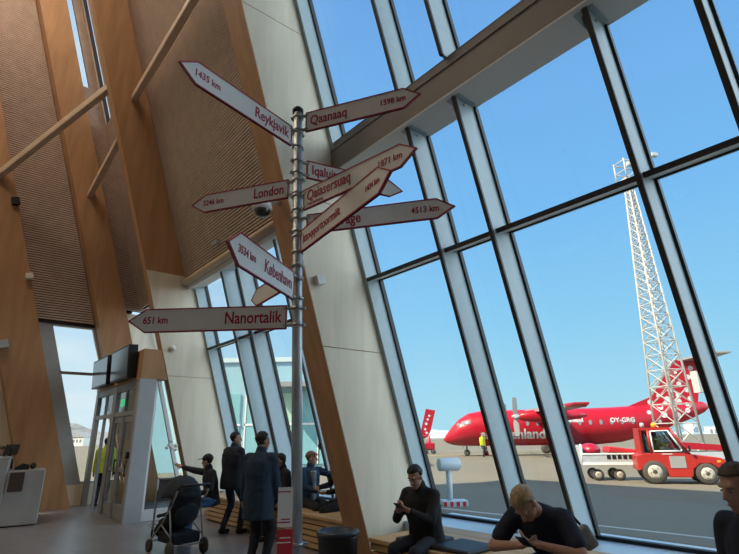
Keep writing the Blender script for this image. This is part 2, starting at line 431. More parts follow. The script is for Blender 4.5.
# tall slit of glass beside the corner panel
w8 = sroot('window_8'); bm = B(); ebox(bm, .0, .18, 12.0, ROOF, E0 + .1, E0 + .12); link('pane', bm, GLASS, w8)
w5 = sroot('window_5'); bm = B(); ebox(bm, .56, .93, 12.6, ROOF, E0 + .1, E0 + .12); link('pane', bm, GLASS, w5)
bm = B(); ebox(bm, .54, .56, 12.6, ROOF, E0 + .02, E0 + .14); link('window_frame', bm, ALU, w5)
w7 = sroot('window_7'); bm = B(); ebox(bm, 6.2, 7.4, .2, 6.0, E0 + .05, E0 + .08); link('pane', bm, GLASS, w7)
# window in the end wall
w6 = sroot('window_6')
bm = B(); ebox(bm, 1.68, 2.78, .53, 4.86, E0 + .08, E0 + .10); link('pane', bm, GLASS, w6)
bm = B(); ebox(bm, 2.74, 2.80, .53, 4.86, E0 - .0, E0 + .15); ebox(bm, 1.70, 1.76, .53, 4.86, E0 - .0, E0 + .15); ebox(bm, 1.7, 2.78, .53, .60, E0 + .02, E0 + .15); ebox(bm, 1.7, 3.16, 4.82, 4.95, E0 - .02, E0 + .15); link('window_frame', bm, GREYP, w6)
bm = B(); ebox(bm, 2.80, 3.16, .53, 4.86, E0 - .01, E0 + .15); link('side_panel', bm, GREYP, w6)
bm = B(); ebox(bm, 1.7, 2.78, 3.48, 3.55, E0 + .0, E0 + .14); link('transom', bm, BEAMM, w6)

# tie struts between the columns, high up
def strut(a, c, label, r=.11):
    bm = B()
    a = Vector(a); c = Vector(c); d = (c - a).normalized(); side = d.cross(Z).normalized(); upv = side.cross(d)
    P = [a + side * x + upv * y for x, y in ((-r * .7, -r), (r * .7, -r), (r * .7, r), (-r * .7, r))] + [c + side * x + upv * y for x, y in ((-r * .7, -r), (r * .7, -r), (r * .7, r), (-r * .7, r))]
    quadbox(bm, P)
    o = bevel(link('tie_beam', bm, STRUT), .03); o['kind'] = 'structure'; o['label'] = label
strut(fs(12.1, 10.87, .82), fs(6.1, 10.77, .82), 'pale timber tie beam rising from the entrance column to the big column')
strut(fs(15.8, 9.64, 1.3), fs(12.3, 10.42, .92), 'short pale timber tie beam between the two columns over the entrance')
strut(fs(15.75, 10.12, 3.55), fs(12.25, 11.3, 1.20), 'long pale timber tie beam crossing in front of the left column')

# ---------------- entrance vestibule
vb = sroot('door_1'); 
VS0, VS1, VK = 12.0, 16.25, 2.99
def vside(bm, s0, s1, z0, z1, ktop=0, mi=0):   # slab whose rear follows the leaning column
    k0 = 1.47 + z0 * TT; k1 = 1.47 + z1 * TT
    quadbox(bm, [fk(s0, k0, z0), fk(s1, k0, z0), fk(s1, VK, z0), fk(s0, VK, z0), fk(s0, k1, z1), fk(s1, k1, z1), fk(s1, VK, z1), fk(s0, VK, z1)], mi)
bm = B(); vside(bm, VS0, VS1, 3.0, 3.68); link('fascia', bm, WOOD, vb)
bm = B(); kbox(bm, VS0, VS0 + .12, 2.64, VK, 0, 3.0); link('pillar', bm, GREYP, vb)
# side door, set back
bm = B()
for k0, k1 in ((1.60, 1.68), (2.56, 2.64)): quadbox(bm, [fk(VS0 + .12, k0, 0), fk(VS0 + .2, k0, 0), fk(VS0 + .2, k1, 0), fk(VS0 + .12, k1, 0), fk(VS0 + .12, k0 + (.9 if k0 < 2 else 0), 3.0), fk(VS0 + .2, k0 + (.9 if k0 < 2 else 0), 3.0), fk(VS0 + .2, k1 + (.9 if k0 < 2 else 0), 3.0), fk(VS0 + .12, k1 + (.9 if k0 < 2 else 0), 3.0)])
kbox(bm, VS0 + .1, VS0 + .2, 1.6, 2.64, 0, .22); 
link('side_frame', bm, WHITE, vb)
bm = B(); quadbox(bm, [fk(VS0 + .15, 1.66, .22), fk(VS0 + .165, 1.66, .22), fk(VS0 + .165, 2.57, .22), fk(VS0 + .15, 2.57, .22), fk(VS0 + .15, 2.50, 2.9), fk(VS0 + .165, 2.50, 2.9), fk(VS0 + .165, 2.57, 2.9), fk(VS0 + .15, 2.57, 2.9)]); link('side_pane', bm, GLASSD, vb)
bm = B()
for i in range(7):
    a = random.random(); kc = 1.98 + a * .33; zc = 1.42 + random.random() * .22 + a * .08
    ball(bm, fk(VS0 + .146, kc, zc), (.05, .05, .035), 8, 6)
link('frosted_decal', bm, WHITE, vb)
# front: posts, two door leaves, transom lights
bm = B()
for s0, s1 in ((12.12, 12.32), (14.0, 14.3), (16.0, 16.25)): kbox(bm, s0, s1, VK - .12, VK - .01, 0, 3.0)
for s0, s1 in ((13.15, 13.22), (15.1, 15.17)): kbox(bm, s0, s1, VK - .10, VK - .03, 0, 3.0)
kbox(bm, 12.12, 16.2, VK - .12, VK - .02, 2.82, 3.0); kbox(bm, 12.12, 16.2, VK - .12, VK - .02, 2.22, 2.32)
link('front_frame', bm, GREYD, vb)
def leaf(s0, s1, k, nm='door_leaf'):
    bm = B()
    kbox(bm, s0, s0 + .09, k - .05, k, .02, 2.2); kbox(bm, s1 - .09, s1, k - .05, k, .02, 2.2); kbox(bm, s0, s1, k - .05, k, .02, .3); kbox(bm, s0, s1, k - .05, k, 2.08, 2.2); kbox(bm, s0, s1, k - .05, k, .98, 1.06)
    o = link(nm, bm, GREYD, vb)
    bm = B(); kbox(bm, s0 + .09, s1 - .09, k - .03, k - .02, .3, 2.08); link('door_pane', bm, GLASSD, o)
    bm = B(); tube(bm, fk(s0 + .05, k + .05, .9), fk(s0 + .05, k + .05, 1.25), .014, seg=8); kbox(bm, s0 + .03, s0 + .07, k, k + .05, .92, .96); kbox(bm, s0 + .03, s0 + .07, k, k + .05, 1.2, 1.24); link('door_handle', bm, BLACK, o)
leaf(12.32, 13.15, VK - .04); leaf(13.22, 14.0, VK - .04)
bm = B(); kbox(bm, 12.32, 16.0, VK - .07, VK - .06, 2.32, 2.82); link('top_pane', bm, GLASSD, vb)
bm = B(); kbox(bm, 12.2, 12.32, VK - .01, VK + .04, 1.28, 1.42); link('door_opener', bm, BLACK, vb)
bm = B(); kbox(bm, 13.2, 13.45, VK - .03, VK + .0, 2.45, 2.62); link('exit_light', bm, mat('exit_green', (.03, .25, .1), .5, emit=(.1, .9, .4), estr=.5), vb)

# ---------------- added lamps under the unseen ceiling, warm fill for the timber
for i, (s, k, e) in enumerate(FILL_LAMPS):
    p = fk(s, k, ROOF - .25)
    t_ = sroot('ceiling_fill_light'); t_.location = p; t_.rotation_euler = (0, 0, AZ)
    bm = B(); box(bm, -2.2, 2.2, -.35, .35, .05, .25); link('housing', bm, WHITE, t_)
    bm = B(); box(bm, -2.1, 2.1, -.3, .3, .03, .05); link('fill_lamp_diffuser', bm, mat('fill_diffuser_%d' % i, (.9, .9, .9), .5, emit=(1, .85, .66), estr=3), t_)
    l = bpy.data.lights.new('ceiling_fill_lamp', 'AREA'); l.shape = 'RECTANGLE'; l.size = 4.2; l.size_y = .6; l.energy = e * .7; l.color = (1, .84, .66)
    lo = bpy.data.objects.new('ceiling_fill_lamp', l); COL.objects.link(lo); lo.location = (0, 0, 0); lo.parent = t_

# ================================================================== OUTSIDE
bm = B(); box(bm, -260, 420, -120, 262, -.5, -.045); o = struct('ground', bm, APRON)
SEAM = mat('hazy_sea_water', (.30, .48, .58), .6)  # horizon haze put into the pale blue of the water
bm = B(); box(bm, -15000, 15000, 262, 26000, -61, -60); tag(struct('sea', bm, SEAM), 'pale blue water on the horizon beyond the apron', 'sea', kind='structure')
HILLM = mat('hazy_distant_hill', (.33, .45, .55), .9, noise_amt=.1, noise_scale=.002)  # far haze put into the hill's bluish colour
def ridge(name, x0, x1, y, h, seed, dep, label, m=HILLM, z0=-60):
    bm = B(); n = 40; rows = []
    for j, (dy, hh) in enumerate(((-dep, 0), (-dep * .4, .6), (0, 1), (dep * .5, .5), (dep, 0))):
        rows.append([bm.verts.new((x0 + (x1 - x0) * i / n, y + dy, z0 + hh * h * (.45 + .75 * noise.noise(Vector((i * .23 + seed, j * .15, seed)))) + hh * h * .3 * math.sin(i / n * math.pi))) for i in range(n + 1)])
    for A, E in zip(rows[:-1], rows[1:]):
        for i in range(n): bm.faces.new((A[i], A[i + 1], E[i + 1], E[i]))
    o = link(name, bm, m); tag(o, label, 'hill', kind='structure'); return o
ridge('hill', -1500, 2600, 9000, 170, 3.1, 500, 'low blue island ridge on the sea horizon behind the aeroplane nose')
ROCK = mat('rocky_slope', (.17, .175, .17), .95, noise_amt=.25, noise_scale=.4)
ridge('hill', -330, -95, 225, 17, 8.3, 34, 'grey rocky slope seen through the window at far left', ROCK, -.5)

PAINTW = mat('road_paint_white', (.42, .42, .40), .8); PAINTY = mat('road_paint_yellow', (.62, .45, .10), .8)
def line(pts, w, m, label):
    bm = B()
    a, c = Vector((*pts[0], -.044)), Vector((*pts[1], -.044)); d = (c - a).normalized(); s = Vector((-d.y, d.x, 0)) * w / 2
    quadbox(bm, [a - s, c - s, c + s, a + s, a - s + Z * .004, c - s + Z * .004, c + s + Z * .004, a + s + Z * .004])
    o = link('painted_line', bm, m); o['kind'] = 'structure'; o['label'] = label
line([(-2.0, 17.0), (9.5, 5.3)], .12, PAINTW, 'white line on the shaded apron close to the glass')
line([(-20, 48.5), (60, 41.0)], .25, PAINTY, 'yellow taxi line under the red aeroplane')
line([(-30, 61), (60, 56)], .2, PAINTW, 'white line across the apron behind the aeroplane')

# ---------------- the red aeroplane
REDP = mat('aircraft_red', (.36, .006, .018), .3, spec=.4)
REDD = mat('aircraft_red_belly', (.34, .008, .03), .35)
WDOT = mat('white_spot', (.55, .55, .56), .5)
PGREY = mat('aircraft_grey', (.27, .28, .28), .4)
TYRE = mat('tyre_rubber', (.06, .056, .05), .85)
RIM = mat('wheel_rim_grey', (.42, .39, .33), .6)
DGLASS = mat('cockpit_glass', (.16, .20, .22), .6, spec=.2)
ap = thing('aeroplane', 'red twin propeller airliner with white spotted tail parked on the apron', 'aeroplane', (6.0, 43.6, 0), -9 * D2R)
ST = [(0, 1.24, .04, .04), (.3, 1.36, .36, .36), (.8, 1.56, .70, .74), (1.4, 1.82, .98, 1.06), (2.2, 2.04, 1.18, 1.30), (3.2, 2.12, 1.30, 1.39), (4.6, 2.13, 1.33, 1.41), (7, 2.14, 1.34, 1.42), (12, 2.14, 1.34, 1.42), (14, 2.24, 1.25, 1.36), (16, 2.52, 1.0, 1.18), (18, 2.92, .68, .92), (19.6, 3.25, .42, .66), (20.6, 3.45, .2, .4), (21.0, 3.5, .06, .12)]
def fus(x):
    for a, c in zip(ST[:-1], ST[1:]):
        if a[0] <= x <= c[0]:
            f = (x - a[0]) / (c[0] - a[0]); return [p + (q - p) * f for p, q in zip(a[1:], c[1:])]
    return ST[-1][1:]
bm = B(); rings = []
xs = sorted(set([a[0] for a in ST] + [i * .5 for i in range(1, 42)]))
for x in xs:
    zc, rw, rh = fus(x)
    rings.append([bm.verts.new((x, rw * math.cos(a * math.pi / 14), zc + rh * math.sin(a * math.pi / 14))) for a in range(28)])
for A, E in zip(rings[:-1], rings[1:]):
    for i in range(28): bm.faces.new((A[i], A[(i + 1) % 28], E[(i + 1) % 28], E[i])).smooth = True
bm.faces.new(rings[0]); bm.faces.new(rings[-1][::-1])
def side_disc(bm, x, z, r, rz=None, seg=10, mi=0, both=True):
    rz = rz or r
    for sgn in ((-1, 1) if both else (-1,)):
        vs = []
        for i in range(seg):
            xx = x + r * math.cos(2 * math.pi * i / seg); zz = z + rz * math.sin(2 * math.pi * i / seg)
            zc, rw, rh = fus(xx); q_ = max(0, 1 - ((zz - zc) / rh) ** 2)
            vs.append(bm.verts.new((xx, sgn * (rw * math.sqrt(q_) + .02), zz)))
        bm.faces.new(vs).material_index = mi
for x, z, r in ((16.2, 3.1, .16), (17.2, 3.5, .22), (17.3, 2.9, .25), (18.2, 3.45, .28), (18.4, 2.85, .2), (19.2, 3.2, .2), (19.3, 3.65, .16), (16.9, 2.4, .14)): side_disc(bm, x, z, r, None, 12, 1)
link('fuselage', bm, REDP, ap, mats=[REDP, WDOT])
def on_side(x, z): zc, rw, rh = fus(x); return Vector((x, -(rw * math.sqrt(max(0, 1 - ((z - zc) / rh) ** 2)) + .03), z))
for x0, x1, za, zb in ((1.12, 1.42, 2.36, 2.62), (1.5, 1.95, 2.42, 2.78), (2.03, 2.3, 2.46, 2.78)):
    bm = B(); bm.faces.new([bm.verts.new(on_side(*v)) for v in ((x0, za), (x1, za + .03), (x1, zb), (x0 + .12, zb - .10))]); link('cockpit_window', bm, DGLASS, ap)
for i in range(13):
    bm = B(); side_disc(bm, 5.2 + i * .8, 2.42, .13, .2, 10, 0, False); link('cabin_window', bm, DGLASS, ap)
bm = B()
for x in (4.0, 4.75): side_disc(bm, x, 1.95, .02, .75, 4, 0, False)
link('cabin_door', bm, REDD, ap)
def side_text(txt, size, x, z, sx=1.0, bold=.012):
    T = Matrix.Translation((x, -3, z)) @ Matrix.Rotation(math.pi / 2, 4, 'X')
    b2 = text_bm(txt, size, T, .0, bold, 'LEFT', sx)
    for k in range(-4, 12): bmesh.ops.bisect_plane(b2, geom=b2.verts[:] + b2.edges[:] + b2.faces[:], plane_co=(0, 0, z + k * size * .1), plane_no=(0, 0, 1))
    for v in b2.verts:
        zc, rw, rh = fus(v.co.x); v.co.y = -(rw * math.sqrt(max(.05, 1 - ((v.co.z - zc) / rh) ** 2)) + .03)
    return link('lettering', b2, WDOT, ap)
side_text('airgreenland', 1.05, 3.05, 1.60, .97, .03)
side_text('airgreenland', .42, 9.0, 2.6, 1.0)
side_text('OY-GRG', .47, 13.1, 2.55, 1.05)
# fin with spots, stabiliser, wings, nacelles, propellers, gear
def slab(bm, poly, y0, y1, mi=0): prism(bm, poly, y0, y1, None, mi)
bm = B(); slab(bm, [(14.5, 3.45), (16.9, 4.35), (19.2, 7.2), (21.3, 7.1), (20.6, 5.2), (20.2, 3.7), (18.5, 3.5)], -.12, .12)
for x, z, r in ((17.4, 4.4, .17), (18.0, 4.1, .24), (18.3, 4.8, .17), (18.9, 4.4, .22), (19.1, 5.3, .18), (19.6, 4.8, .2), (19.9, 5.8, .2), (20.4, 5.0, .15), (20.2, 6.5, .2), (19.0, 6.2, .13), (17.8, 3.75, .2), (18.8, 3.9, .25), (19.7, 4.1, .2), (16.7, 3.9, .22)):
    for y in (-.128, .128):
        bm.faces.new([bm.verts.new((x + r * math.cos(i * math.pi / 6), y, z + r * math.sin(i * math.pi / 6))) for i in range(12)]).material_index = 1
link('tail_fin', bm, REDP, ap, mats=[REDP, WDOT])
bm = B(); slab(bm, [(16.6, 4.25), (16.9, 4.35), (19.1, 7.2), (18.8, 7.15)], -.10, .10); link('fin_edge', bm, PGREY, ap)
bm = B()
for sg in (-1, 1): quadbox(bm, [(19.4, 0, 7.1), (21.6, 0, 7.1), (21.6, sg * 3.9, 7.15), (20.3, sg * 3.9, 7.15), (19.4, 0, 7.28), (21.6, 0, 7.28), (21.6, sg * 3.9, 7.25), (20.3, sg * 3.9, 7.25)])
link('tailplane', bm, PGREY, ap)
for sg in (-1, 1):
    bm = B(); quadbox(bm, [(6.8, 0, 3.25), (9.4, 0, 3.25), (8.7, sg * 12.2, 3.12), (7.5, sg * 12.2, 3.12), (6.8, 0, 3.58), (9.4, 0, 3.48), (8.7, sg * 12.2, 3.25), (7.5, sg * 12.2, 3.29)])
    w = link('wing', bm, PGREY, ap)
    bm = B(); quadbox(bm, [(7.45, sg * 12.1, 3.10), (8.75, sg * 12.1, 3.10), (8.9, sg * 12.5, 3.28), (8.0, sg * 12.5, 3.28), (7.45, sg * 12.1, 3.31), (8.75, sg * 12.1, 3.28), (8.9, sg * 12.5, 3.38), (8.0, sg * 12.5, 3.38)]); link('wing_tip', bm, REDP, w)
    bm = B(); lathe(bm, [(.12, 0), (.32, .3), (.44, 1.0), (.48, 2.0), (.42, 3.2), (.25, 4.4), (.1, 5.0)], (5.75, sg * 4.0, 2.9), (1, 0, 0), 16); link('engine_nacelle', bm, REDP, ap)
    bm = B(); lathe(bm, [(.02, 0), (.16, .2), (.22, .55)], (5.3, sg * 4.0, 2.9), (1, 0, 0), 12); pr = link('propeller_hub', bm, PGREY, ap)
    for k in range(4):
        a = (k * 90 + 4) * D2R; bm = B()
        T = Matrix.Translation((5.6, sg * 4.0, 2.9)) @ Matrix.Rotation(a, 4, 'X')
        prism(bm, [(-.12, .1), (.12, .1), (.23, .6), (.22, 1.3), (.10, 1.42), (-.14, 1.4), (-.2, .6)], -.03, .03, T @ Matrix.Rotation(25 * D2R, 4, 'Z')); link('propeller_blade', bm, PGREY, pr)
    bm = B(); tube(bm, (8.9, sg * 4.0, 2.6), (8.9, sg * 4.0, .35), .09); lg = link('landing_gear', bm, PGREY, ap)
    for dy in (-.25, .25):
        bm = B(); lathe(bm, [(.2, -.12), (.36, -.1), (.4, 0), (.36, .1), (.2, .12)], (8.9, sg * 4.0 + dy, .355), (0, 1, 0), 18); link('wheel', bm, TYRE, lg)
bm = B(); tube(bm, (1.9, 0, 1.2), (1.9, 0, .25), .07); box(bm, 1.6, 1.64, -.2, .2, .55, 1.0); lg = link('nose_gear', bm, PGREY, ap)
for dy in (-.16, .16):
    bm = B(); lathe(bm, [(.1, -.08), (.22, -.06), (.26, 0), (.22, .06), (.1, .08)], (1.9, dy, .215), (0, 1, 0), 16); link('wheel', bm, TYRE, lg)

# the tail of another aeroplane, mostly hidden by the timber column
a2 = thing('aeroplane', 'second red aeroplane whose spotted tail fin shows beside the big column', 'aeroplane', (6.25, 60, 0), 0)
bm = B(); slab(bm, [(-1.6, 1.6), (-.6, 1.9), (.15, 4.6), (1.25, 4.4), (.55, 2.0), (.2, 1.5)], -.12, .12)
for x, z, r in ((-.05, 2.3, .14), (.1, 2.9, .16), (.3, 3.4, .14), (.5, 3.8, .13), (.1, 1.9, .14)):
    bm.faces.new([bm.verts.new((x + r * math.cos(i * math.pi / 6), -.128, z + r * math.sin(i * math.pi / 6))) for i in range(12)]).material_index = 1
link('tail_fin', bm, REDP, a2, mats=[REDP, WDOT])
bm = B(); lathe(bm, [(.1, 0), (.3, .8), (.6, 3), (.9, 6), (.9, 11), (.5, 13), (.05, 14)], (.3, 0, 1.5), (-1, 0, 0), 18); link('fuselage', bm, REDP, a2)
bm = B(); tube(bm, (-8, 0, .9), (-8, 0, -.04), .1); tube(bm, (-3.2, 0, 1.0), (-3.2, 0, -.04), .08); link('landing_gear', bm, PGREY, a2)

# small red cart under it
c2 = thing('ground_power_cart', 'small red wheeled cart on the apron left of the aeroplane nose', 'cart', (5.45, 49.5, -.045))
bm = B(); box(bm, -.5, .5, -.4, .4, .35, 1.0); bevel(link('body', bm, REDP, c2), .12)
bm = B(); lathe(bm, [(.22, 1.0), (.20, 1.05), (.05, 1.75), (.02, 1.78)], (.0, 0, 0), (0, 0, 1), 14); link('traffic_cone', bm, REDP, c2)
for x in (-.35, .35):
    bm = B(); lathe(bm, [(.1, -.45), (.2, -.43), (.2, .43), (.1, .45)], (x, 0, .2), (0, 1, 0), 14); link('wheel', bm, TYRE, c2)
cn = thing('traffic_cone', 'red and white cone on the apron beside the aeroplane nose wheel', 'cone', (9.55, 43.6, -.045))
bm = B(); box(bm, -.25, .25, -.25, .25, 0, .05); lathe(bm, [(.2, .05), (.04, .75), (.02, .76)], (0, 0, 0), (0, 0, 1), 14); link('cone', bm, REDP, cn)
bm = B(); lathe(bm, [(.135, .35), (.095, .52)], (0, 0, 0), (0, 0, 1), 14); link('band', bm, WDOT, cn)

# ---------------- baggage tug
TUGR = mat('tug_red', (.36, .022, .017), .4, noise_amt=.08, noise_scale=3)
TGLASS = glass_mat('tug_glass', (.62, .68, .70), .12)
tg = thing('baggage_tug', 'red airport tow tractor with glazed cab parked outside the glass', 'tow tractor', (9.92, 18.75, -.045), math.atan2(-.5, 1.45))
# local: x forward, y left (away from us is +y), width 1.3; near side at y=-.65
bm = B(); prism(bm, [(-.5, .42), (-.5, .92), (-.28, 1.0), (.95, 1.0), (1.22, .95), (2.05, .84), (2.18, .72), (2.18, .30), (1.95, .26), (1.95, .48), (1.72, .66), (1.40, .66), (1.18, .48), (1.12, .22), (.42, .22), (.38, .45), (.2, .68), (-.2, .68), (-.38, .45)], -.62, .62)
bevel(link('body', bm, TUGR, tg), .03)
bm = B(); prism(bm, [(-.34, .98), (-.30, 1.84), (.62, 1.86), (.72, 1.80), (.66, 1.76), (-.22, 1.76), (-.26, 1.0)], -.62, .62); link('roof', bm, TUGR, tg)
bm = B()
for y in (-.58, .58):
    tube(bm, (1.16, y, .95), (.68, y, 1.80), .04, seg=8); tube(bm, (.0, y, .98), (-.02, y, 1.78), .045, seg=8); box(bm, -.3, -.24, y - .04, y + .04, .98, 1.8)
    tube(bm, (.0, y, 1.0), (1.10, y, 1.0), .03, seg=8)
link('cab_frame', bm, TUGR, tg)
bm = B()
for y in (-.625, .6):
    P = [(.06, 1.06), (.05, 1.72), (.60, 1.74), (.92, 1.12), (.92, 1.06)]
    for a, c in zip(P, P[1:] + P[:1]): tube(bm, (a[0], y, a[1]), (c[0], y, c[1]), .022, seg=8)
link('window_trim', bm, WHITE, tg)
bm = B()
for y in (-.60, .60): prism(bm, [(.06, 1.06), (.05, 1.72), (.60, 1.74), (.92, 1.12), (.92, 1.06)], y - .008, y + .008); prism(bm, [(-.22, 1.02), (-.2, 1.72), (-.06, 1.72), (-.06, 1.02)], y - .008, y + .008)
link('side_glass', bm, TGLASS, tg)
bm = B(); quadbox(bm, [(1.16, -.55, .96), (1.18, -.55, .96), (1.18, .55, .96), (1.16, .55, .96), (.68, -.55, 1.79), (.70, -.55, 1.79), (.70, .55, 1.79), (.68, .55, 1.79)]); link('windscreen', bm, TGLASS, tg)
bm = B(); box(bm, .50, .98, -.635, -.618, .52, .90); link('side_grille', bm, GREYD, tg)
bm = B(); box(bm, 2.17, 2.20, -.5, .5, .50, .72); link('front_grille', bm, BLACK, tg)
bm = B(); box(bm, 2.1, 2.30, -.62, .62, .28, .46); bevel(link('bumper', bm, WHITE, tg), .02)
for y in (-.42, .42):
    bm = B(); lathe(bm, [(.075, 0), (.08, .04), (.05, .06)], (2.17, y, .62), (1, 0, 0), 14); link('headlight', bm, WDOT, tg)
bm = B(); box(bm, 1.9, 2.0, -.64, -.60, .70, .77); link('indicator_lamp', bm, mat('amber_plastic', (.8, .35, .02), .4), tg)
bm = B(); lathe(bm, [(.09, 0), (.09, .1), (.05, .16)], (.28, -.2, 1.86), (0, 0, 1), 12); link('beacon', bm, MATS['amber_plastic'], tg)
bm = B(); lathe(bm, [(.07, 0), (.07, .12), (.04, .16)], (-.1, -.2, 1.86), (0, 0, 1), 12); link('work_lamp', bm, GREYP, tg)
bm = B(); tube(bm, (1.0, -.62, 1.0), (1.15, -.72, 1.12), .015, seg=6); box(bm, 1.12, 1.16, -.80, -.66, 1.06, 1.24); link('mirror', bm, BLACK, tg)
T_ = Matrix.Translation((.9, -.636, .98))
bm = text_bm('AIRPORT', .07, Matrix.Translation((.42, -.63, .985)) @ Matrix.Rotation(math.pi / 2, 4, 'X'), .002) if False else B(); box(bm, .30, .62, -.632, -.62, .955, .985); link('decal', bm, WDOT, tg)
bm = B(); box(bm, -.15, .35, -.45, .45, .95, 1.08); box(bm, -.2, -.1, -.45, .45, 1.0, 1.55); link('seat', bm, BLACK, tg)
def wheel(parent, x, y, r, w, nm='wheel'):
    bm = B(); lathe(bm, [(r * .62, -w / 2), (r * .93, -w / 2), (r, -w * .3), (r, w * .3), (r * .93, w / 2), (r * .62, w / 2)], (x, y, r), (0, 1, 0), 26); o = link(nm, bm, TYRE, parent)
    bm = B(); lathe(bm, [(r * .2, -w * .50), (r * .60, -w * .54), (r * .60, w * .54), (r * .2, w * .50)], (x, y, r), (0, 1, 0), 20)
    for k in range(6):
        a = k * math.pi / 3; tube(bm, (x + r * .4 * math.cos(a), y - w * .50, r + r * .4 * math.sin(a)), (x + r * .4 * math.cos(a), y - w * .60, r + r * .4 * math.sin(a)), r * .06, seg=6)
    link('rim', bm, RIM, o); return o
for y in (-.52, .52): wheel(tg, 0, y, .385, .24); wheel(tg, 1.56, y, .34, .22)

# ---------------- baggage trailer hitched behind it
tr = thing('baggage_trailer', 'flat grey baggage trailer carrying red covers behind the tow tractor', 'trailer', (8.05, 20.35, -.045), -.19)
bm = B(); box(bm, 0, 2.05, -.6, .6, .58, .66); box(bm, 0, 2.05, -.62, -.58, .62, .95); box(bm, 0, 2.05, .58, .62, .62, .95); box(bm, 0, .04, -.6, .6, .62, 1.25); link('deck', bm, GREYP, tr)
bm = B(); box(bm, -.03, 2.08, -.64, -.56, .56, .64); box(bm, -.03, 2.08, -.64, -.60, .92, .97); tube(bm, (-.02, -.6, .6), (-.02, -.6, 1.3), .03); tube(bm, (2.06, -.6, .6), (2.06, -.6, 1.3), .03); link('side_rail', bm, WHITE, tr)
bm = B()
for i in range(6): box(bm, .85 + i * .19, .85 + i * .19 + .13, -.632, -.618, .76, .90)
link('side_slot', bm, BLACK, tr)
bm = B(); tube(bm, (2.05, 0, .5), (2.2, 0, .48), .04); link('drawbar', bm, GREYD, tr)
for x in (.5, 1.25):
    for y in (-.45, .45): wheel(tr, x, y, .2, .12)
bg_ = tag(link('luggage_cover', (lambda b_: (ball(b_, (8.45, 20.28, 1.0), (.38, .45, .28), 16, 10), b_)[1])(B()), REDD), 'rounded red cover heaped at the rear of the baggage trailer', 'cover')
bm = B(); T = Matrix.Translation((8.05, 20.35, 0)) @ Matrix.Rotation(-.19, 4, 'Z')
prism(bm, [(.95, .93), (1.0, 1.17), (2.0, 1.03), (2.02, .86)], -.5, .45, T); tag(bevel(link('luggage_cover', bm, mat('tarp_red', (.42, .02, .03), .5)), .05), 'long sloping red cover lying along the baggage trailer', 'cover')

# red loading belt behind the tug
lb = thing('belt_loader', 'low red loading belt behind the tow tractor bonnet', 'belt loader', (14.3, 24.4, -.045), -.15)
bm = B(); prism(bm, [(-.3, .95), (-.3, 1.25), (2.2, 1.05), (2.2, .8)], -.5, .5); link('belt_arm', bm, REDP, lb)
bm = B(); box(bm, 0, 2.0, -.5, .5, .35, .8); link('chassis', bm, GREYP, lb)
for x in (.3, 1.7):
    for y in (-.45, .45): wheel(lb, x, y, .25, .16)

# ---------------- lattice light mast
mt = thing('light_mast', 'tall white lattice mast with a platform cage behind the tow tractor', 'mast', (15.98, 27, -.045), .25)
MW = mat('mast_white', (.48, .47, .44), .6)
def mh(z): return .80 + (.15 - .80) * z / 16.3
legs = [(-1, -1), (1, -1), (1, 1), (-1, 1)]
for a, c in legs:
    bm = B(); tube(bm, (a * .80, c * .80, 0), (a * .15, c * .15, 16.3), .06, .04, 8); link('leg', bm, MW, mt)
bm = B(); zz = 0.0
while zz < 15.6:
    hgt = max(.5, mh(zz) * 1.35); z2 = min(16.3, zz + hgt); a, c = mh(zz), mh(z2)
    for (p, q) in ((legs[0], legs[1]), (legs[1], legs[2]), (legs[2], legs[3]), (legs[3], legs[0])):
        tube(bm, (p[0] * a, p[1] * a, zz), (q[0] * c, q[1] * c, z2), .024, seg=5, caps=False); tube(bm, (q[0] * a, q[1] * a, zz), (p[0] * c, p[1] * c, z2), .024, seg=5, caps=False)
        tube(bm, (p[0] * c, p[1] * c, z2), (q[0] * c, q[1] * c, z2), .028, seg=5, caps=False)
    zz = z2
link('bracing', bm, MW, mt)
bm = B(); tube(bm, (0, -.2, 0), (0, -.1, 16.3), .05, seg=6)
for i in range(40): box(bm, -.2, .2, -.12, -.08, .4 + i * .4, .43 + i * .4)
link('ladder', bm, MW, mt)
bm = B(); box(bm, -.45, .45, -.45, .45, 16.3, 16.42)
for z in (16.95, 17.6):
    for a, c in zip(legs, legs[1:] + legs[:1]): tube(bm, (a[0] * .42, a[1] * .42, z), (c[0] * .42, c[1] * .42, z), .04, seg=6)
for a in legs: tube(bm, (a[0] * .42, a[1] * .42, 16.3), (a[0] * .42, a[1] * .42, 17.7), .045, seg=6)
link('platform_cage', bm, MW, mt)
for x, z in ((1.75, 18.1), (-.2, 17.2), (.3, 17.3)):
    bm = B(); box(bm, x - .2, x + .2, -.75, -.5, z - .12, z + .12)
    if x > 1: tube(bm, (.6, -.6, 17.6), (1.6, -.6, 18.05), .04, seg=6)
    link('floodlight', bm, GREYP, mt)
bm = B(); box(bm, .75, 1.25, -1.2, -.8, 3.6, 4.7); link('cabinet', bm, MW, mt)

# ---------------- service post close to the glass
pp = thing('service_post', 'white service post with round head and striped foot outside the glass', 'post', (1.98, 13.75, -.045))
PWH = mat('post_white', (.45, .52, .56), .5)
bm = B(); tube(bm, (0, 0, .1), (0, 0, .85), .075, seg=14); link('post', bm, PWH, pp)
bm = B(); lathe(bm, [(.12, -.3), (.16, -.28), (.16, .25), (.12, .3)], (0.02, 0, .98), (1, .25, 0), 18); bevel(link('head', bm, PWH, pp), .01)
bm = B(); box(bm, -.22, .42, -.25, .25, 0, .12); link('foot', bm, PWH, pp)
bm = B()
for i in range(4): box(bm, -.2 + i * .16, -.12 + i * .16, -.26, -.248, .0, .11)
link('stripe', bm, REDP, pp)

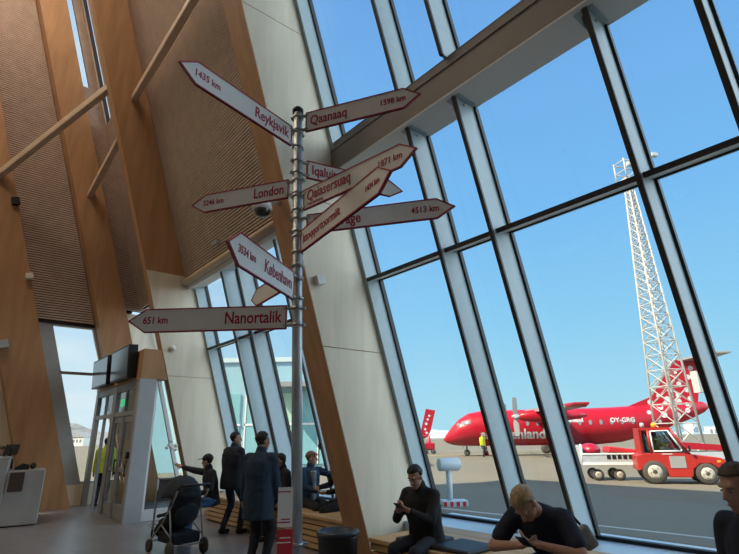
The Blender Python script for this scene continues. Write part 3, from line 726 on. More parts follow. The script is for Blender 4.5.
# ---------------- the neighbouring wing of the terminal, seen past the signpost
TEAL = mat('teal_cladding', (.27, .45, .52), .5, noise_amt=.03, noise_scale=.6); TEALG = mat('teal_glazing', (.20, .42, .46), .15, spec=.6); PGRN = mat('pale_green_glazing', (.40, .60, .48), .3)
nb = thing('terminal_wing', 'pale teal flat roofed wing of the terminal seen through the glass behind the signpost', 'building')
bm = B(); box(bm, -13, -1.6, 28, 40, -.045, 5.75); link('wall', bm, TEAL, nb)
bm = B(); box(bm, -13.1, -1.5, 27.9, 40.1, 5.75, 6.0); link('roof', bm, mat('roof_edge_grey', (.50, .60, .62), .6), nb)
bm = B(); box(bm, -5.6, -2.5, 26.6, 28, 4.25, 4.5); link('canopy', bm, GREYD, nb)
for i, x in enumerate((-9.6, -8.2, -6.9, -5.3, -3.8, -2.9)):
    bm = B(); box(bm, x, x + .95, 27.93, 28.01, .3, 4.0 if i % 2 else 4.9); f = link('window', bm, TEALG if i % 3 else PGRN, nb)
    bm = B(); box(bm, x - .06, x + 1.01, 27.90, 27.96, 2.3, 2.4); box(bm, x - .06, x, 27.90, 28.0, .3, 4.0); link('window_bar', bm, WHITE, f)

# ---------------- far houses and town blocks
HC = [(.55, .16, .10), (.62, .60, .54), (.20, .33, .45), (.58, .42, .14), (.55, .54, .50)]
def house(x, y, z, w, h, ci, label, roof=True):
    r = thing('house', label, 'house', (x, y, z), .3 * (ci - 2), 'town houses beyond the apron')
    bm = B(); box(bm, -w / 2, w / 2, -w * .35, w * .35, 0, h); wl = link('wall', bm, mat('house_paint_%d_%d' % (ci, int(x)), HC[ci], .8), r)
    if roof:
        bm = B(); prism(bm, [(-w * .55, h), (0, h + w * .32), (w * .55, h)], -w * .4, w * .4); link('roof', bm, GREYD, r)
    else:
        bm = B(); box(bm, -w * .52, w * .52, -w * .37, w * .37, h, h + .4); link('roof', bm, GREYP, r)
    for i in range(3):
        bm = B(); box(bm, -w * .36 + i * w * .28, -w * .2 + i * w * .28, -w * .36, -w * .34, h * .4, h * .75); link('window', bm, DGLASS, r)
for i, (x, y, w, h, c, lb_) in enumerate([(248, 392, 9, 11, 4, 'tall grey block on the horizon right of the mast'), (259, 396, 11, 8.5, 1, 'lower pale block between the mast and the mullion'), (268, 390, 8, 9.5, 2, 'blue grey block nearest the dark mullion at right'), (285, 392, 14, 9, 4, 'wide grey block beyond the far right mullion')]):
    house(x * .98 + i * 9, y, -4, w, h, c, lb_, False)
for i, (x, y, w, h, c, lb_) in enumerate([(-101, 160, 8, 5, 3, 'ochre house in front of the rocky slope'), (-92, 150, 7, 4.5, 0, 'red house in front of the rocky slope'), (-93.5, 166, 7, 4.5, 1, 'white house in front of the rocky slope')]):
    house(x, y, -.05, w * .7, h * .6, c, lb_)

# ================================================================== THE SIGNPOST
POLE = [Vector((-.523, 3.9, 0)), Vector((-.648, 3.9, 4.62))]
def pz(z): return POLE[0].lerp(POLE[1], z / 4.62)
sg = thing('signpost', 'galvanised steel post carrying ten white direction arms with red edges', 'signpost', pz(0))
def local(p): return Vector(p) - POLE[0]
bm = B(); tube(bm, local(pz(0)), local(pz(4.60)), .041, seg=24); link('pole', bm, GALV, sg)
bm = B(); lathe(bm, [(.05, 0), (.052, .04), (.03, .065), (.005, .07)], local(pz(4.56)), (0, 0, 1), 20); link('pole_cap', bm, BLACK, sg)
bm = B(); lathe(bm, [(.14, 0), (.14, .012), (.06, .012), (.055, .09), (.045, .1)], (0, 0, 0), (0, 0, 1), 24); link('base_plate', bm, GALV, sg)
ARMS = [  # name text, distance text, height, length, azimuth, sub text, height of board, lettering size
    ('Qaanaaq', '1598 km', 4.44, 1.09, 110, None, .205, .125, 'grey white arm reading Qaanaaq 1598 km, topmost on the post'),
    ('Reykjavik', '1435 km', 4.27, 1.16, -145, None, .205, .125, 'bright white arm reading Reykjavik 1435 km'),
    ('Iqaluit', '', 3.99, 1.01, 63, None, .18, .12, 'white arm reading Iqaluit, half hidden'),
    ('London', '3246 km', 3.79, 1.03, -72, None, .185, .12, 'white arm reading London 3246 km'),
    ('Qaiasersuaq', '1871 km', 3.63, 1.21, 131, 'Narsarsuaq', .195, .125, 'grey arm reading Qaiasersuaq 1871 km'),
    ('Anchorage', '4513 km', 3.42, 1.27, 104, None, .18, .12, 'white arm reading Anchorage 4513 km, partly hidden'),
    ('Ittoqqortoormiit', '1434 km', 3.24, 1.35, 148, None, .20, .12, 'grey arm reading Ittoqqortoormiit 1434 km'),
    ('', '', 2.99, .96, -34, None, .18, .12, 'brown looking arm pointing away behind the post'),
    ('K\u00f8benhavn', '3534 km', 2.85, 1.02, -165, None, .235, .125, 'glossy white arm reading København 3534 km'),
    ('Nanortalik', '651 km', 2.61, 1.33, -87, None, .20, .13, 'large white arm reading Nanortalik 651 km, lowest on the post'),
]
for nm, dist, z, L, az, sub, hh, ts, lab in ARMS:
    d = Vector((math.sin(az * D2R), math.cos(az * D2R), 0)); yv = Vector((-d.y, d.x, 0)); p = local(pz(z))
    T = Matrix(((d.x, yv.x, 0, p.x), (d.y, yv.y, 0, p.y), (0, 0, 1, p.z), (0, 0, 0, 1)))
    x0, tip, h2 = .085, .15, hh / 2; L += .085
    poly = [(x0, -h2), (x0, h2), (L - tip, h2), (L, 0), (L - tip, -h2)]
    bm = B(); prism(bm, poly, -.007, .007, T); arm = link('sign_arm', bm, SIGNW, sg); arm['label'] = lab
    # raised red edge all round
    bw = .010; inner = [(x0 + bw, -h2 + bw), (x0 + bw, h2 - bw), (L - tip - .003, h2 - bw), (L - bw * 1.9, 0), (L - tip - .003, -h2 + bw)]
    bm = B()
    for i in range(5):
        a, c, e, f = poly[i], poly[(i + 1) % 5], inner[(i + 1) % 5], inner[i]
        quadbox(bm, [T @ Vector((q_[0], -.011, q_[1])) for q_ in (a, c, e, f)] + [T @ Vector((q_[0], .011, q_[1])) for q_ in (a, c, e, f)])
    link('red_edge', bm, SIGNR, arm)
    TX = Matrix.Rotation(math.pi / 2, 4, 'X')
    Tb = T @ Matrix.Rotation(math.pi, 4, 'Z')
    def put(txt, size, xr, zr, align, sx=1.0, bold=.0):
        # near face (-y): x grows away from the pole; far face (+y): mirrored run
        if align == 'POLE':
            link('lettering', text_bm(txt, size, T @ Matrix.Translation((xr, -.009, zr)) @ TX, .001, bold, 'LEFT', sx), SIGNR, arm)
            link('lettering', text_bm(txt, size, Tb @ Matrix.Translation((-xr, -.009, zr)) @ TX, .001, bold, 'RIGHT', sx), SIGNR, arm)
        else:
            link('lettering', text_bm(txt, size, T @ Matrix.Translation((xr, -.009, zr)) @ TX, .001, bold, 'RIGHT', sx), SIGNR, arm)
            link('lettering', text_bm(txt, size, Tb @ Matrix.Translation((-xr, -.009, zr)) @ TX, .001, bold, 'LEFT', sx), SIGNR, arm)
    if nm:
        ts *= 1.1 if len(nm) < 12 else .86; sx = .76 if len(nm) < 12 else .92
        put(nm, ts, x0 + .045, .018 if sub else .0, 'POLE', sx, .002)
        if sub: put(sub, .042, x0 + .05, -.058, 'POLE')
        if dist: put(dist, ts * .58, L - tip + .02, -.0, 'TIP', .85, .0015)
    for zz in (-h2 + .03, h2 - .03):
        bm = B(); q0 = local(pz(z + zz)); lathe(bm, [(.046, -.011), (.052, -.011), (.052, .011), (.046, .011)], q0, (0, 0, 1), 18)
        box(bm, -.066, .105, -.014, .014, zz - .009, zz + .009, 0, T); tube(bm, T @ Vector((-.058, -.028, zz)), T @ Vector((-.058, .028, zz)), .008, seg=6)
        tube(bm, T @ Vector((x0 + .02, -.017, zz)), T @ Vector((x0 + .02, .017, zz)), .007, seg=6)
        link('clamp', bm, CLAMP, arm)
# notices fixed to the post
nd = Vector((math.sin(-100 * D2R), math.cos(-100 * D2R), 0)); ny = Vector((-nd.y, nd.x, 0))
def notice(z0, z1, m, label, w=.105):
    p = pz((z0 + z1) / 2); n_ = thing('notice', label, 'notice', p)
    T = Matrix(((nd.x, ny.x, 0, 0), (nd.y, ny.y, 0, 0), (0, 0, 1, 0), (0, 0, 0, 1))); h = (z1 - z0) / 2
    bm = B(); box(bm, .03, .03 + w, .042, .048, -h, h, 0, T); link('board', bm, m, n_)
    return n_, T, h, w
n_, T, h, w = notice(1.075, 1.335, SIGNW, 'white notice board fixed to the post above the red one')
bm = B()
for zz, x0, x1 in ((.10, .045, .14), (-.08, .045, .11), (-.10, .045, .14)): box(bm, x0, x1, .048, .0495, zz - .004, zz + .004, 0, T)
link('print', bm, SIGNR, n_)
n_, T, h, w = notice(.855, 1.06, NOTR, 'red notice board fixed to the post below the white one')
bm = B()
for zz, x0, x1 in ((.05, .045, .12), (.02, .045, .14)): box(bm, x0, x1, .048, .0495, zz - .004, zz + .004, 0, T)
link('print', bm, SIGNW, n_)
bm = B(); lathe(bm, [(.046, -.012), (.054, -.012), (.054, .012), (.046, .012)], pz(.955), (0, 0, 1), 18); box(bm, .05, .085, -.015, .015, -.012, .012, 0, Matrix.Translation(pz(.955))); tag(link('pipe_clamp', bm, CLAMP), 'bare steel clamp on the post beside the notices', 'clamp')

# ================================================================== FURNITURE AND FITTINGS
def bench(s0, s1, k0, k1, h, label, slats=5):
    r = thing('bench', label, 'bench', fk((s0 + s1) / 2, (k0 + k1) / 2, 0))
    off = Vector(r.location)
    def kb(bm, *a): 
        n0 = len(bm.verts); kbox(bm, *a); bm.verts.ensure_lookup_table()
        for v in bm.verts[n0:]: v.co -= off
    bm = B(); nb_ = 4; w = (k1 - k0) / nb_
    for i in range(nb_): kb(bm, s0, s1, k0 + i * w + .004, k0 + (i + 1) * w - .004, h - .05, h)
    bevel(link('seat_top', bm, BENCHW, r), .006)
    bm = B(); hh = (h - .07) / slats
    for i in range(slats): kb(bm, s0 + .01, s1 - .01, k1 - .06, k1 - .03, .03 + i * hh, .03 + (i + 1) * hh - .022); kb(bm, s1 - .03, s1 - .005, k0 + .02, k1 - .03, .03 + i * hh, .03 + (i + 1) * hh - .022)
    link('front_slats', bm, BENCHW, r)
    bm = B(); kb(bm, s0 + .03, s1 - .06, k0 + .03, k1 - .08, 0, h - .05); link('carcass', bm, mat('bench_inside_%d' % int(s0), (.10, .065, .035), .8), r)
    return r
bench(-.1, 5.05, .88, 2.10, .52, 'wide timber bench along the sill of the right glazing', 5)
bench(6.35, 11.4, .88, 1.52, .50, 'slatted timber bench along the windows behind the signpost', 5)
def pad(s, k, ss, kk, label, rz=0):
    p = fk(s, k, .522); bm = B(); box(bm, -ss / 2, ss / 2, -kk / 2, kk / 2, 0, .045)
    o = bevel(link('seat_pad', bm, mat('pad_fabric_%d' % int(s * 10), (.025, .033, .045), .55), None), .018, 3); o.location = p; o.rotation_euler = (0, 0, AZ + math.pi / 2 + rz)
    tag(o, label, 'cushion', 'black seat pads on the timber bench')
pad(3.84, 1.78, .50, .50, 'flat black seat pad on the bench left of the bent man')
pad(4.42, 1.78, .46, .50, 'flat black seat pad on the bench close beside the man in black')
# litter bin
lb = thing('litter_bin', 'round black litter bin at the foot of the big timber column', 'bin', (-.42, 6.42, 0))
bm = B(); lathe(bm, [(.20, 0), (.21, .02), (.235, .56), (.235, .58)], (0, 0, 0), (0, 0, 1), 32); link('body', bm, BLACK, lb)
bm = B(); lathe(bm, [(.235, .575), (.25, .58), (.252, .615), (.235, .63), (.20, .63), (.19, .60), (.05, .585)], (0, 0, 0), (0, 0, 1), 32); link('rim', bm, mat('bin_rim', (.03, .04, .055), .3), lb)

# information screens on the vestibule
def tv(s0, s1, label, yaw):
    p = fk((s0 + s1) / 2, VK + .16, 3.42); r = thing('information_screen', label, 'screen', p, 0, 'screens over the entrance')
    w = (s1 - s0) / 2; A = Matrix.Rotation(AZ + math.pi / 2 + yaw, 4, 'Z') @ Matrix.Rotation(-.06, 4, 'X')
    # local x along the wall (towards far end = -? ), y towards the wall
    bm = B(); box(bm, -w, w, -.14, .06, -.37, .40, 0, A); link('housing', bm, BLACK, r)
    bm = B(); box(bm, -w + .03, w - .03, .061, .066, -.33, .36, 0, A); link('screen', bm, SCREEN, r)
    bm = B(); box(bm, -.15, .15, -.17, -.13, -.15, .15, 0, A); link('wall_bracket', bm, GREYD, r)
tv(12.4, 13.95, 'nearer dark screen over the entrance doors', 0)
tv(14.35, 16.0, 'farther dark screen over the entrance doors, beside the window', 0)

# small fittings
dm = thing('dome_camera', 'white dome camera on a bracket arm on the big timber column', 'camera', fs(5.98, 5.60, COLD + .32))
bm = B(); lathe(bm, [(.02, .10), (.13, .085), (.145, .03), (.145, 0), (.12, -.02)], (0, 0, 0), (0, 0, 1), 24); link('housing', bm, WHITE, dm)
bm = B(); ball(bm, (0, 0, -.02), (.115, .115, .10), 20, 12); link('dome', bm, mat('smoked_dome', (.02, .02, .025), .08, spec=.8), dm)
bm = B(); tube(bm, (0, 0, .08), Vector((0, 0, .11)) - Q * .1, .025); tube(bm, Vector((0, 0, .11)) - Q * .1, Vector((0, 0, .10)) - Q * .285, .03); link('bracket_arm', bm, WHITE, dm)
def boxfit(name, P, size, m, label, cat, X=U, Y=Q):
    bm = B(); Zv = X.cross(Y).normalized(); T = Matrix(((X.x, Y.x, Zv.x, P.x), (X.y, Y.y, Zv.y, P.y), (X.z, Y.z, Zv.z, P.z), (0, 0, 0, 1)))
    box(bm, -size[0], size[0], -size[1], size[1], -size[2], size[2], 0, T); return tag(bevel(link(name, bm, m), .006), label, cat)
boxfit('motion_sensor', fs(5.69, 4.40, 1.17), (.04, .07, .07), WHITE, 'small white box on the pale side of the big column', 'sensor')
bm = B(); ball(bm, fs(12.03, 4.27, 1.13), (.07, .07, .07), 14, 10); tag(link('motion_sensor', bm, WHITE), 'small round white sensor on the entrance column', 'sensor')
boxfit('spotlight', fs(9.9, 6.25, .52), (.12, .06, .05), GREYP, 'small grey fitting on the ribbed panel above the glass', 'light fitting')
boxfit('wall_camera', fs(15.62, tz(5.95, 3.2), 3.2), (.10, .08, .07), WHITE, 'small white camera high on the broad left column', 'camera')
boxfit('wall_speaker', fs(15.62, tz(8.0, 3.22), 3.22), (.08, .09, .10), BLACK, 'small black loudspeaker high on the broad left column', 'loudspeaker')
boxfit('wall_camera', fs(15.6, tz(4.05, 4.02), 4.02), (.12, .12, .10), GREYP, 'grey camera low on the broad left column near the frame edge', 'camera')

# reception desk
dk = thing('reception_desk', 'brushed metal reception desk with a stepped top at far left', 'desk', (-7.95, 11.24, 0), .58)
bm = B(); box(bm, -1.6, .12, -.35, .75, 0.02, 1.34); bevel(link('high_counter', bm, BRUSH, dk), .015)
bm = B(); box(bm, .12, .80, -.33, .75, 0.02, 1.09); bevel(link('low_counter', bm, BRUSH, dk), .015)
bm = B(); box(bm, -1.63, .14, -.38, .77, 1.34, 1.37); link('counter_top', bm, GREYP, dk)
bm = B(); box(bm, -1.5, .7, -.3, .7, 0, .02); link('plinth', bm, BLACK, dk)

bm = B(); lathe(bm, [(.001, 0), (.055, 0), (.055, .004), (.001, .004)], fs(8.5, 1.56, .002), Q, 20); tag(link('window_sticker', bm, mat('sticker_blue', (.03, .06, .09), .5)), 'small dark round sticker on the glass beside the big column', 'sticker')

# ================================================================== PEOPLE
def evaluated(bm, voxel, smooth, disp=0., dscale=9., seed=0.):
    me = bpy.data.meshes.new('tmp'); bm.to_mesh(me); bm.free()
    o = bpy.data.objects.new('tmp', me); COL.objects.link(o)
    m1 = o.modifiers.new('r', 'REMESH'); m1.mode = 'VOXEL'; m1.voxel_size = voxel; m1.use_smooth_shade = True
    m2 = o.modifiers.new('s', 'SMOOTH'); m2.factor = .5; m2.iterations = smooth
    bpy.context.view_layer.update()
    res = bpy.data.meshes.new_from_object(o.evaluated_get(bpy.context.evaluated_depsgraph_get()))
    bpy.data.objects.remove(o); bpy.data.meshes.remove(me)
    if disp:
        for v in res.vertices:
            c = v.co * dscale
            v.co += v.normal * disp * (noise.noise(Vector((c.x, c.y, c.z * .7)) + Vector((seed, seed, 0))) + .6 * noise.noise(c * 2.3))
    for p in res.polygons: p.use_smooth = True
    return res
def fuse(name, shapes, m, parent, voxel=.012, smooth=3, disp=0., dscale=9., seed=0.):
    bm = B()
    for s in shapes:
        if s[0] == 'c':
            _, a, c, ra, rc = s
            tube(bm, a, c, ra, rc, 12); ball(bm, a, ra, 12, 8); ball(bm, c, rc, 12, 8)
        elif s[0] == 'l': loft(bm, s[1], s[2])
        else:
            ball(bm, s[1], s[2], 16, 10, s[3] if len(s) > 3 else None)
    me = evaluated(bm, voxel, smooth, disp, dscale, seed); me.name = name
    o = bpy.data.objects.new(name, me); COL.objects.link(o); me.materials.append(m)
    if parent: o.parent = parent
    return o
def ik(a, c, l1, l2, hint):
    a, c = Vector(a), Vector(c); d = c - a; L = min(d.length, (l1 + l2) * .999); dn = d.normalized()
    c = a + dn * L
    x = (l1 * l1 - l2 * l2 + L * L) / (2 * L); h = math.sqrt(max(0, l1 * l1 - x * x))
    hv = Vector(hint); hv = (hv - dn * hv.dot(dn)).normalized()
    return a + dn * x + hv * h, c
SKINS = {}
def skin(tone):
    if tone not in SKINS: SKINS[tone] = mat('skin_%d' % len(SKINS), tone, .55, noise_amt=.06, noise_scale=30)
    return SKINS[tone]
EYEW = mat('eye_white', (.30, .26, .24), .3); EYED = mat('eye_dark', (.03, .02, .015), .2); LIP = mat('lips', (.36, .14, .12), .5)
def cloth(name, c): return MATS.get(name) or mat(name, c, .85, noise_amt=.18, noise_scale=14, bump=.3)
def hand_shapes(w, el, palm_n, curl, side, sc):
    """palm and five fingers leaving the wrist w along the forearm; palm_n is where the palm faces"""
    w = Vector(w); d = (w - Vector(el)).normalized(); pn = Vector(palm_n); pn = (pn - d * pn.dot(d)).normalized(); sd = d.cross(pn) * side
    sh = [('c', w - d * .02, w + d * .02, .027 * sc, .028 * sc)]
    for k in range(4):
        o = (k - 1.5) * .019 * sc
        sh.append(('c', w + d * .02 * sc + sd * o * .8, w + d * .085 * sc + sd * o, .0145 * sc, .0125 * sc))
        L = (.036, .042, .039, .030)[k] * sc; p = w + d * .085 * sc + sd * o; a = curl * .55; dd = d
        for j, f in enumerate((1, .75, .55)):
            dd = (dd * math.cos(a) + pn * math.sin(a)); dd.normalize(); pn2 = pn
            q = p + dd * L * f; sh.append(('c', p, q, (.0095 - j * .0008) * sc, (.0088 - j * .0008) * sc)); p = q; a = curl * (.9 + .3 * j) * .6
    tp = w + d * .025 * sc - sd * .024 * sc; t1 = tp + (d * .55 - sd * .75 + pn * .35).normalized() * .040 * sc; t2 = t1 + (d * .9 - sd * .15 + pn * .45).normalized() * .032 * sc
    sh += [('c', w + d * .02, tp, .014 * sc, .014 * sc), ('c', tp, t1, .0125 * sc, .0105 * sc), ('c', t1, t2, .0105 * sc, .009 * sc)]
    return sh
def person(label, loc, yaw, pel_z=.93, lean=0., side_lean=0., head=(0, 0, 0), lh=None, rh=None, lf=(-.10, .02), rf=(.10, .02), knees=((-.1, 1, 0), (.1, 1, 0)), elbows=((-.6, -.6, -.4), (.6, -.6, -.4)),
           tone=(.44, .27, .19), hair=(.02, .014, .01), top=('jacket', (.015, .018, .025)), legs=('trousers', (.02, .022, .028)), shoes=(.02, .02, .02), short_sleeve=False, hem=.04, hat=None, hair_len=0., fat=1.0, sc=1.0,
           palms=((.5, .3, .3), (-.5, .3, .3)), curl=.9, detail=.011, group=None, footz=.085, extras=None, hairstyle='short', shin=.44, thigh=.45):
    """local axes: x to the figure's right, y where it faces, z up"""
    Mt = Matrix.Translation(Vector(loc)) @ Matrix.Rotation(-yaw, 4, 'Z') @ Matrix.Scale(sc, 4)
    P = Vector((0, 0, pel_z)); R = Matrix.Rotation(-lean, 3, 'X') @ Matrix.Rotation(side_lean, 3, 'Y')
    at = lambda v: P + R @ Vector(v)
    Nk = at((0, 0, .53)); Sh = [at((-.185, 0, .47)), at((.185, 0, .47))]; Hp = [P + Vector((-.09, 0, -.02)), P + Vector((.09, 0, -.02))]
    HR = Matrix.Rotation(-head[1], 3, 'Z') @ Matrix.Rotation(-head[0], 3, 'X') @ Matrix.Rotation(head[2], 3, 'Y')
    hb = Nk + (R @ Vector((0, .01, .05)) * .6 + HR @ Vector((0, .01, .05)) * .4)
    Hc = hb + HR @ Vector((0, .015, .098))
    hl = lambda v: Hc + HR @ Vector(v)
    hands = []
    dflt = [at((-.25, .06, -.12)), at((.25, .06, -.12))]
    for i, h in enumerate((lh, rh)):
        el, wr = ik(Sh[i], Vector(h) if h else dflt[i], .29, .26, elbows[i]); hands.append((el, wr))
    feet = []
    for i, f in enumerate((lf, rf)):
        an = Vector((f[0], f[1], f[2] if len(f) > 2 else footz)); kn, an = ik(Hp[i], an, thigh, shin, knees[i]); feet.append((kn, an))
    # body: one continuous skin
    sh = [('e', hl((0, -.012, .035)), (.074, .094, .092), HR), ('e', hl((0, .022, -.035)), (.058, .070, .082), HR), ('e', hl((0, .058, -.092)), (.030, .028, .024), HR),
          ('c', hl((0, .088, .018)), hl((0, .108, -.022)), .010, .015), ('c', hl((-.035, .078, .036)), hl((.035, .078, .036)), .013, .013),
          ('e', hl((-.076, -.008, -.005)), (.010, .022, .033), HR), ('e', hl((.076, -.008, -.005)), (.010, .022, .033), HR), ('e', hl((0, .078, -.062)), (.024, .014, .012), HR),
          ('c', Nk - R @ Vector((0, 0, .05)), hl((0, -.015, -.06)), .060, .056)]
    sh.append(('l', [(at((0, 0, .53 * f)), w, dd) for f, w, dd in ((-.18, .10, .07), (-.1, .15, .10), (.0, .155, .105), (.25, .138, .10), (.55, .155, .112), (.8, .165, .10), (.93, .12, .075), (1.0, .06, .05))], R))
    sh.append(('c', Sh[0], Sh[1], .055, .055))
    for i in (0, 1):
        el, wr = hands[i]; sh += [('c', Sh[i], el, .050, .041), ('c', el, wr, .041, .027)]
        sh += hand_shapes(wr, el, palms[i], curl, -1 if i == 0 else 1, 1.0)
        kn, an = feet[i]; sh += [('c', Hp[i], kn, .075, .052), ('c', kn, an, .052, .038), ('c', an - Vector((0, 0, .03)), an + Vector((0, .13, -.045)), .036, .028)]
    body = fuse('person', sh, skin(tone), None, detail, 2)
    body.matrix_world = Mt
    tag(body, label, 'person', group)
    def kid(name, shapes, m, voxel=.014, smooth=4, disp=.006, ds=9): return fuse(name, shapes, m, body, voxel, smooth, disp, ds, loc[0] * 3.1)
    # top
    tn, tcol = top; s_ = []
    s_.append(('l', [(at((0, 0, .53 * f)), w * fat, dd * fat) for f, w, dd in ((-.12 - hem * 1.9, .186, .136), (-.06, .186, .138), (.1, .176, .132), (.3, .170, .130), (.55, .186, .138), (.78, .190, .124), (.90, .150, .10), (.98, .095, .080), (1.02, .07, .07))], R))
    s_ += [('c', Sh[0] + R @ Vector((.02, 0, 0)), Sh[1] - R @ Vector((.02, 0, 0)), .074, .074), ('c', Nk - R @ Vector((0, 0, .04)), Nk + R @ Vector((0, .005, .045)), .078, .072) if not short_sleeve else ('c', Nk - R @ Vector((0, 0, .07)), Nk - R @ Vector((0, 0, .03)), .075, .06)]
    for i in (0, 1):
        el, wr = hands[i]
        if short_sleeve: s_.append(('c', Sh[i], Sh[i].lerp(el, .72), .070, .066))
        else: s_ += [('c', Sh[i], el, .070, .058), ('c', el, el.lerp(wr, .93), .057, .043)]
    kid(tn, s_, cloth(tn + '_%d' % int(abs(tcol[0]) * 9999 + tcol[2] * 99999), tcol))
    # legs
    ln, lcol = legs; s_ = [('e', P + Vector((0, -.005, 0)), (.168, .124, .12)), ('c', Hp[0], Hp[1], .098, .098)]
    for i in (0, 1):
        kn, an = feet[i]; s_ += [('c', Hp[i], kn, .094, .070), ('c', kn, an + (kn - an).normalized() * .03, .069, .054)]
    kid(ln, s_, cloth(ln + '_%d' % int(lcol[0] * 9999 + lcol[2] * 99999), lcol))
    for i in (0, 1):
        kn, an = feet[i]; z0 = an.z - footz
        kid('shoe', [('e', Vector((an.x, an.y - .02, z0 + .055)), (.045, .06, .05)), ('c', Vector((an.x, an.y, z0 + .045)), Vector((an.x * 1.08, an.y + .15, z0 + .036)), .044, .036)], cloth('shoe_%d' % int(shoes[0] * 999), shoes), .012, 2, 0)
    for x in (-.032, .032):
        bm = B(); ball(bm, hl((x, .079, .010)), (.011, .008, .006), 10, 6, HR); ball(bm, hl((x, .0855, .010)), (.005, .003, .005), 8, 6, HR, 1); link('eye', bm, EYEW, body, mats=[EYEW, EYED])
    bm = B(); ball(bm, hl((0, .091, -.062)), (.022, .006, .007), 10, 6, HR); link('lips', bm, LIP, body)
    # hair: a cap of strands clear of the face
    if hair:
        bm = B(); n0 = 0
        bmesh.ops.create_uvsphere(bm, u_segments=40, v_segments=26, radius=1)
        hm = MATS.get('hair_%d' % int(hair[0] * 9999)) or mat('hair_%d' % int(hair[0] * 9999), hair, .6, noise_amt=.35, noise_scale=60, stretch=(1, 1, .2))
        for v in bm.verts:
            c = v.co.copy(); r = 1 + .07 * noise.noise(c * 5 + Vector((loc[0], 0, 0))) + .05 * noise.noise(c * 14)
            low = 1.0 + (.9 * hair_len if c.z < 0 and c.y < .3 else 0)
            face = c.y > .30 and c.z < .42
            k = .86 if face else 1.0
            back = 1.45 if (c.y < .22 and c.z < 0) else 1.0
            if not face and c.z < .1: k *= 1 - .13 * min(1, (.1 - c.z) * 1.6)
            v.co = Vector((c.x * .086 * r * k, c.y * (.104 if c.y < 0 else .102) * r * k, c.z * .100 * r * (1.0 if c.z > 0 else .70 * low * back)))
            v.co = hl(v.co + Vector((0, -.014 - (.014 if face else 0), .040)))
        for f in bm.faces: f.smooth = True
        link('hair', bm, hm, body)
    if hat == 'cap':
        s_ = [('e', hl((0, -.01, .062)), (.088, .104, .072), HR)]
        o = kid('cap', s_, cloth('cap_fabric', (.02, .022, .028)), .012, 2, 0)
        bm = B(); ball(bm, hl((0, .12, .066)), (.070, .065, .008), 16, 8, HR); link('peak', bm, MATS['cap_fabric'], o)
    return body, Mt, hl, hands, at, HR
def wpos(Mt, v): return Mt @ Vector(v)
def phone(Mt, p, nrm, label, w=.036, l=.072):
    n_ = Vector(nrm).normalized(); r3 = n_.to_track_quat('Z', 'Y').to_matrix().to_4x4()
    bm = B(); box(bm, -w, w, -l, l, -.004, .004)
    o = bevel(link('phone', bm, SCREEN), .003); o.matrix_world = Mt @ Matrix.Translation(Vector(p)) @ r3
    tag(o, label, 'phone')
DARK = (.012, .014, .020)
# man bent over his phone on the bench, bare arms
b1, m1, h1, _, at1, HR1 = person('person in a navy T-shirt bent forward over a phone, fair hair, seated on the bench', (1.66, 4.85, 0), -2.40, pel_z=.56, lean=.80, head=(1.05, .1, 0),
    lh=(-.10, .56, .74), rh=(.07, .55, .72), lf=(-.17, .46), rf=(.17, .44), elbows=((-.9, .1, -.5), (.9, .1, -.5)), tone=(.40, .22, .15), hair=(.36, .25, .13), top=('t_shirt', (.010, .013, .026)), legs=('jeans', (.03, .055, .11)), short_sleeve=True, sc=1.14, detail=.008, palms=((.6, .2, .7), (-.6, .2, .7)), curl=.8, fat=1.06)
phone(m1, (-.02, .65, .765), (0, -.5, .8), 'black phone in the hands of the bent man in the T-shirt')
# bag on his back
bg1 = thing('sling_bag', 'grey sling bag on the hip of the bent man in the T-shirt', 'bag', m1 @ Vector((-.15, -.12, .70)), 0)
bm = B(); bmesh.ops.create_cube(bm, size=1, matrix=Matrix.Rotation(-.5, 4, 'Y') @ Matrix.Diagonal((.13, .09, .20, 1))); bevel(link('body', bm, cloth('bag_grey', (.24, .25, .26)), bg1), .035, 3)
bm = B(); path(bm, [(-.04, .0, .10), (-.09, .03, .17), (-.15, .07, .20)], .012); link('strap', bm, cloth('strap_dark', (.03, .03, .035)), bg1)
# man in black sitting upright with a phone
b2, m2, h2, _, at2, _ = person('person in a black fleece, dark haired, looking at a phone at the bench end', (.60, 6.15, 0), -2.45, pel_z=.58, lean=.20, head=(.48, -.05, 0), lh=(-.06, .40, .90), rh=(.10, .39, .89), lf=(-.12, .34), rf=(.12, .40),
    elbows=((-.6, -.7, -.4), (.6, -.7, -.4)), tone=(.34, .19, .13), hair=(.010, .009, .010), top=('fleece', (.010, .011, .013)), legs=('trousers', (.012, .013, .02)), sc=1.0, detail=.008, palms=((.5, .2, .7), (-.5, .2, .7)), curl=.8, fat=1.2)
phone(m2, (.02, .48, .945), (0, -.6, .8), 'phone held by the man in black at the bench end')
# two men standing with their backs to us
person('person standing in a long navy jacket, back turned, short black hair', (-1.53, 7.15, 0), .30, head=(0, .45, 0), lh=(-.27, .06, .80), rh=(.27, .08, .80), tone=(.38, .22, .15), hair=(.012, .010, .009), top=('jacket', (.018, .038, .070)), legs=('trousers', (.012, .013, .018)), hem=.22, fat=1.16, sc=1.01, detail=.010)
person('person standing in a dark hooded jacket and jeans, face turned right, by the entrance column', (-2.66, 10.0, 0), .55, head=(0, .75, 0), lh=(-.22, .14, .86), rh=(.22, .14, .86), lf=(-.12, -.05), rf=(.13, .12), tone=(.40, .23, .16), hair=(.018, .014, .012), top=('jacket', (.014, .018, .028)), legs=('jeans', (.030, .042, .065)), hem=.12, fat=1.32, sc=1.03, detail=.012)
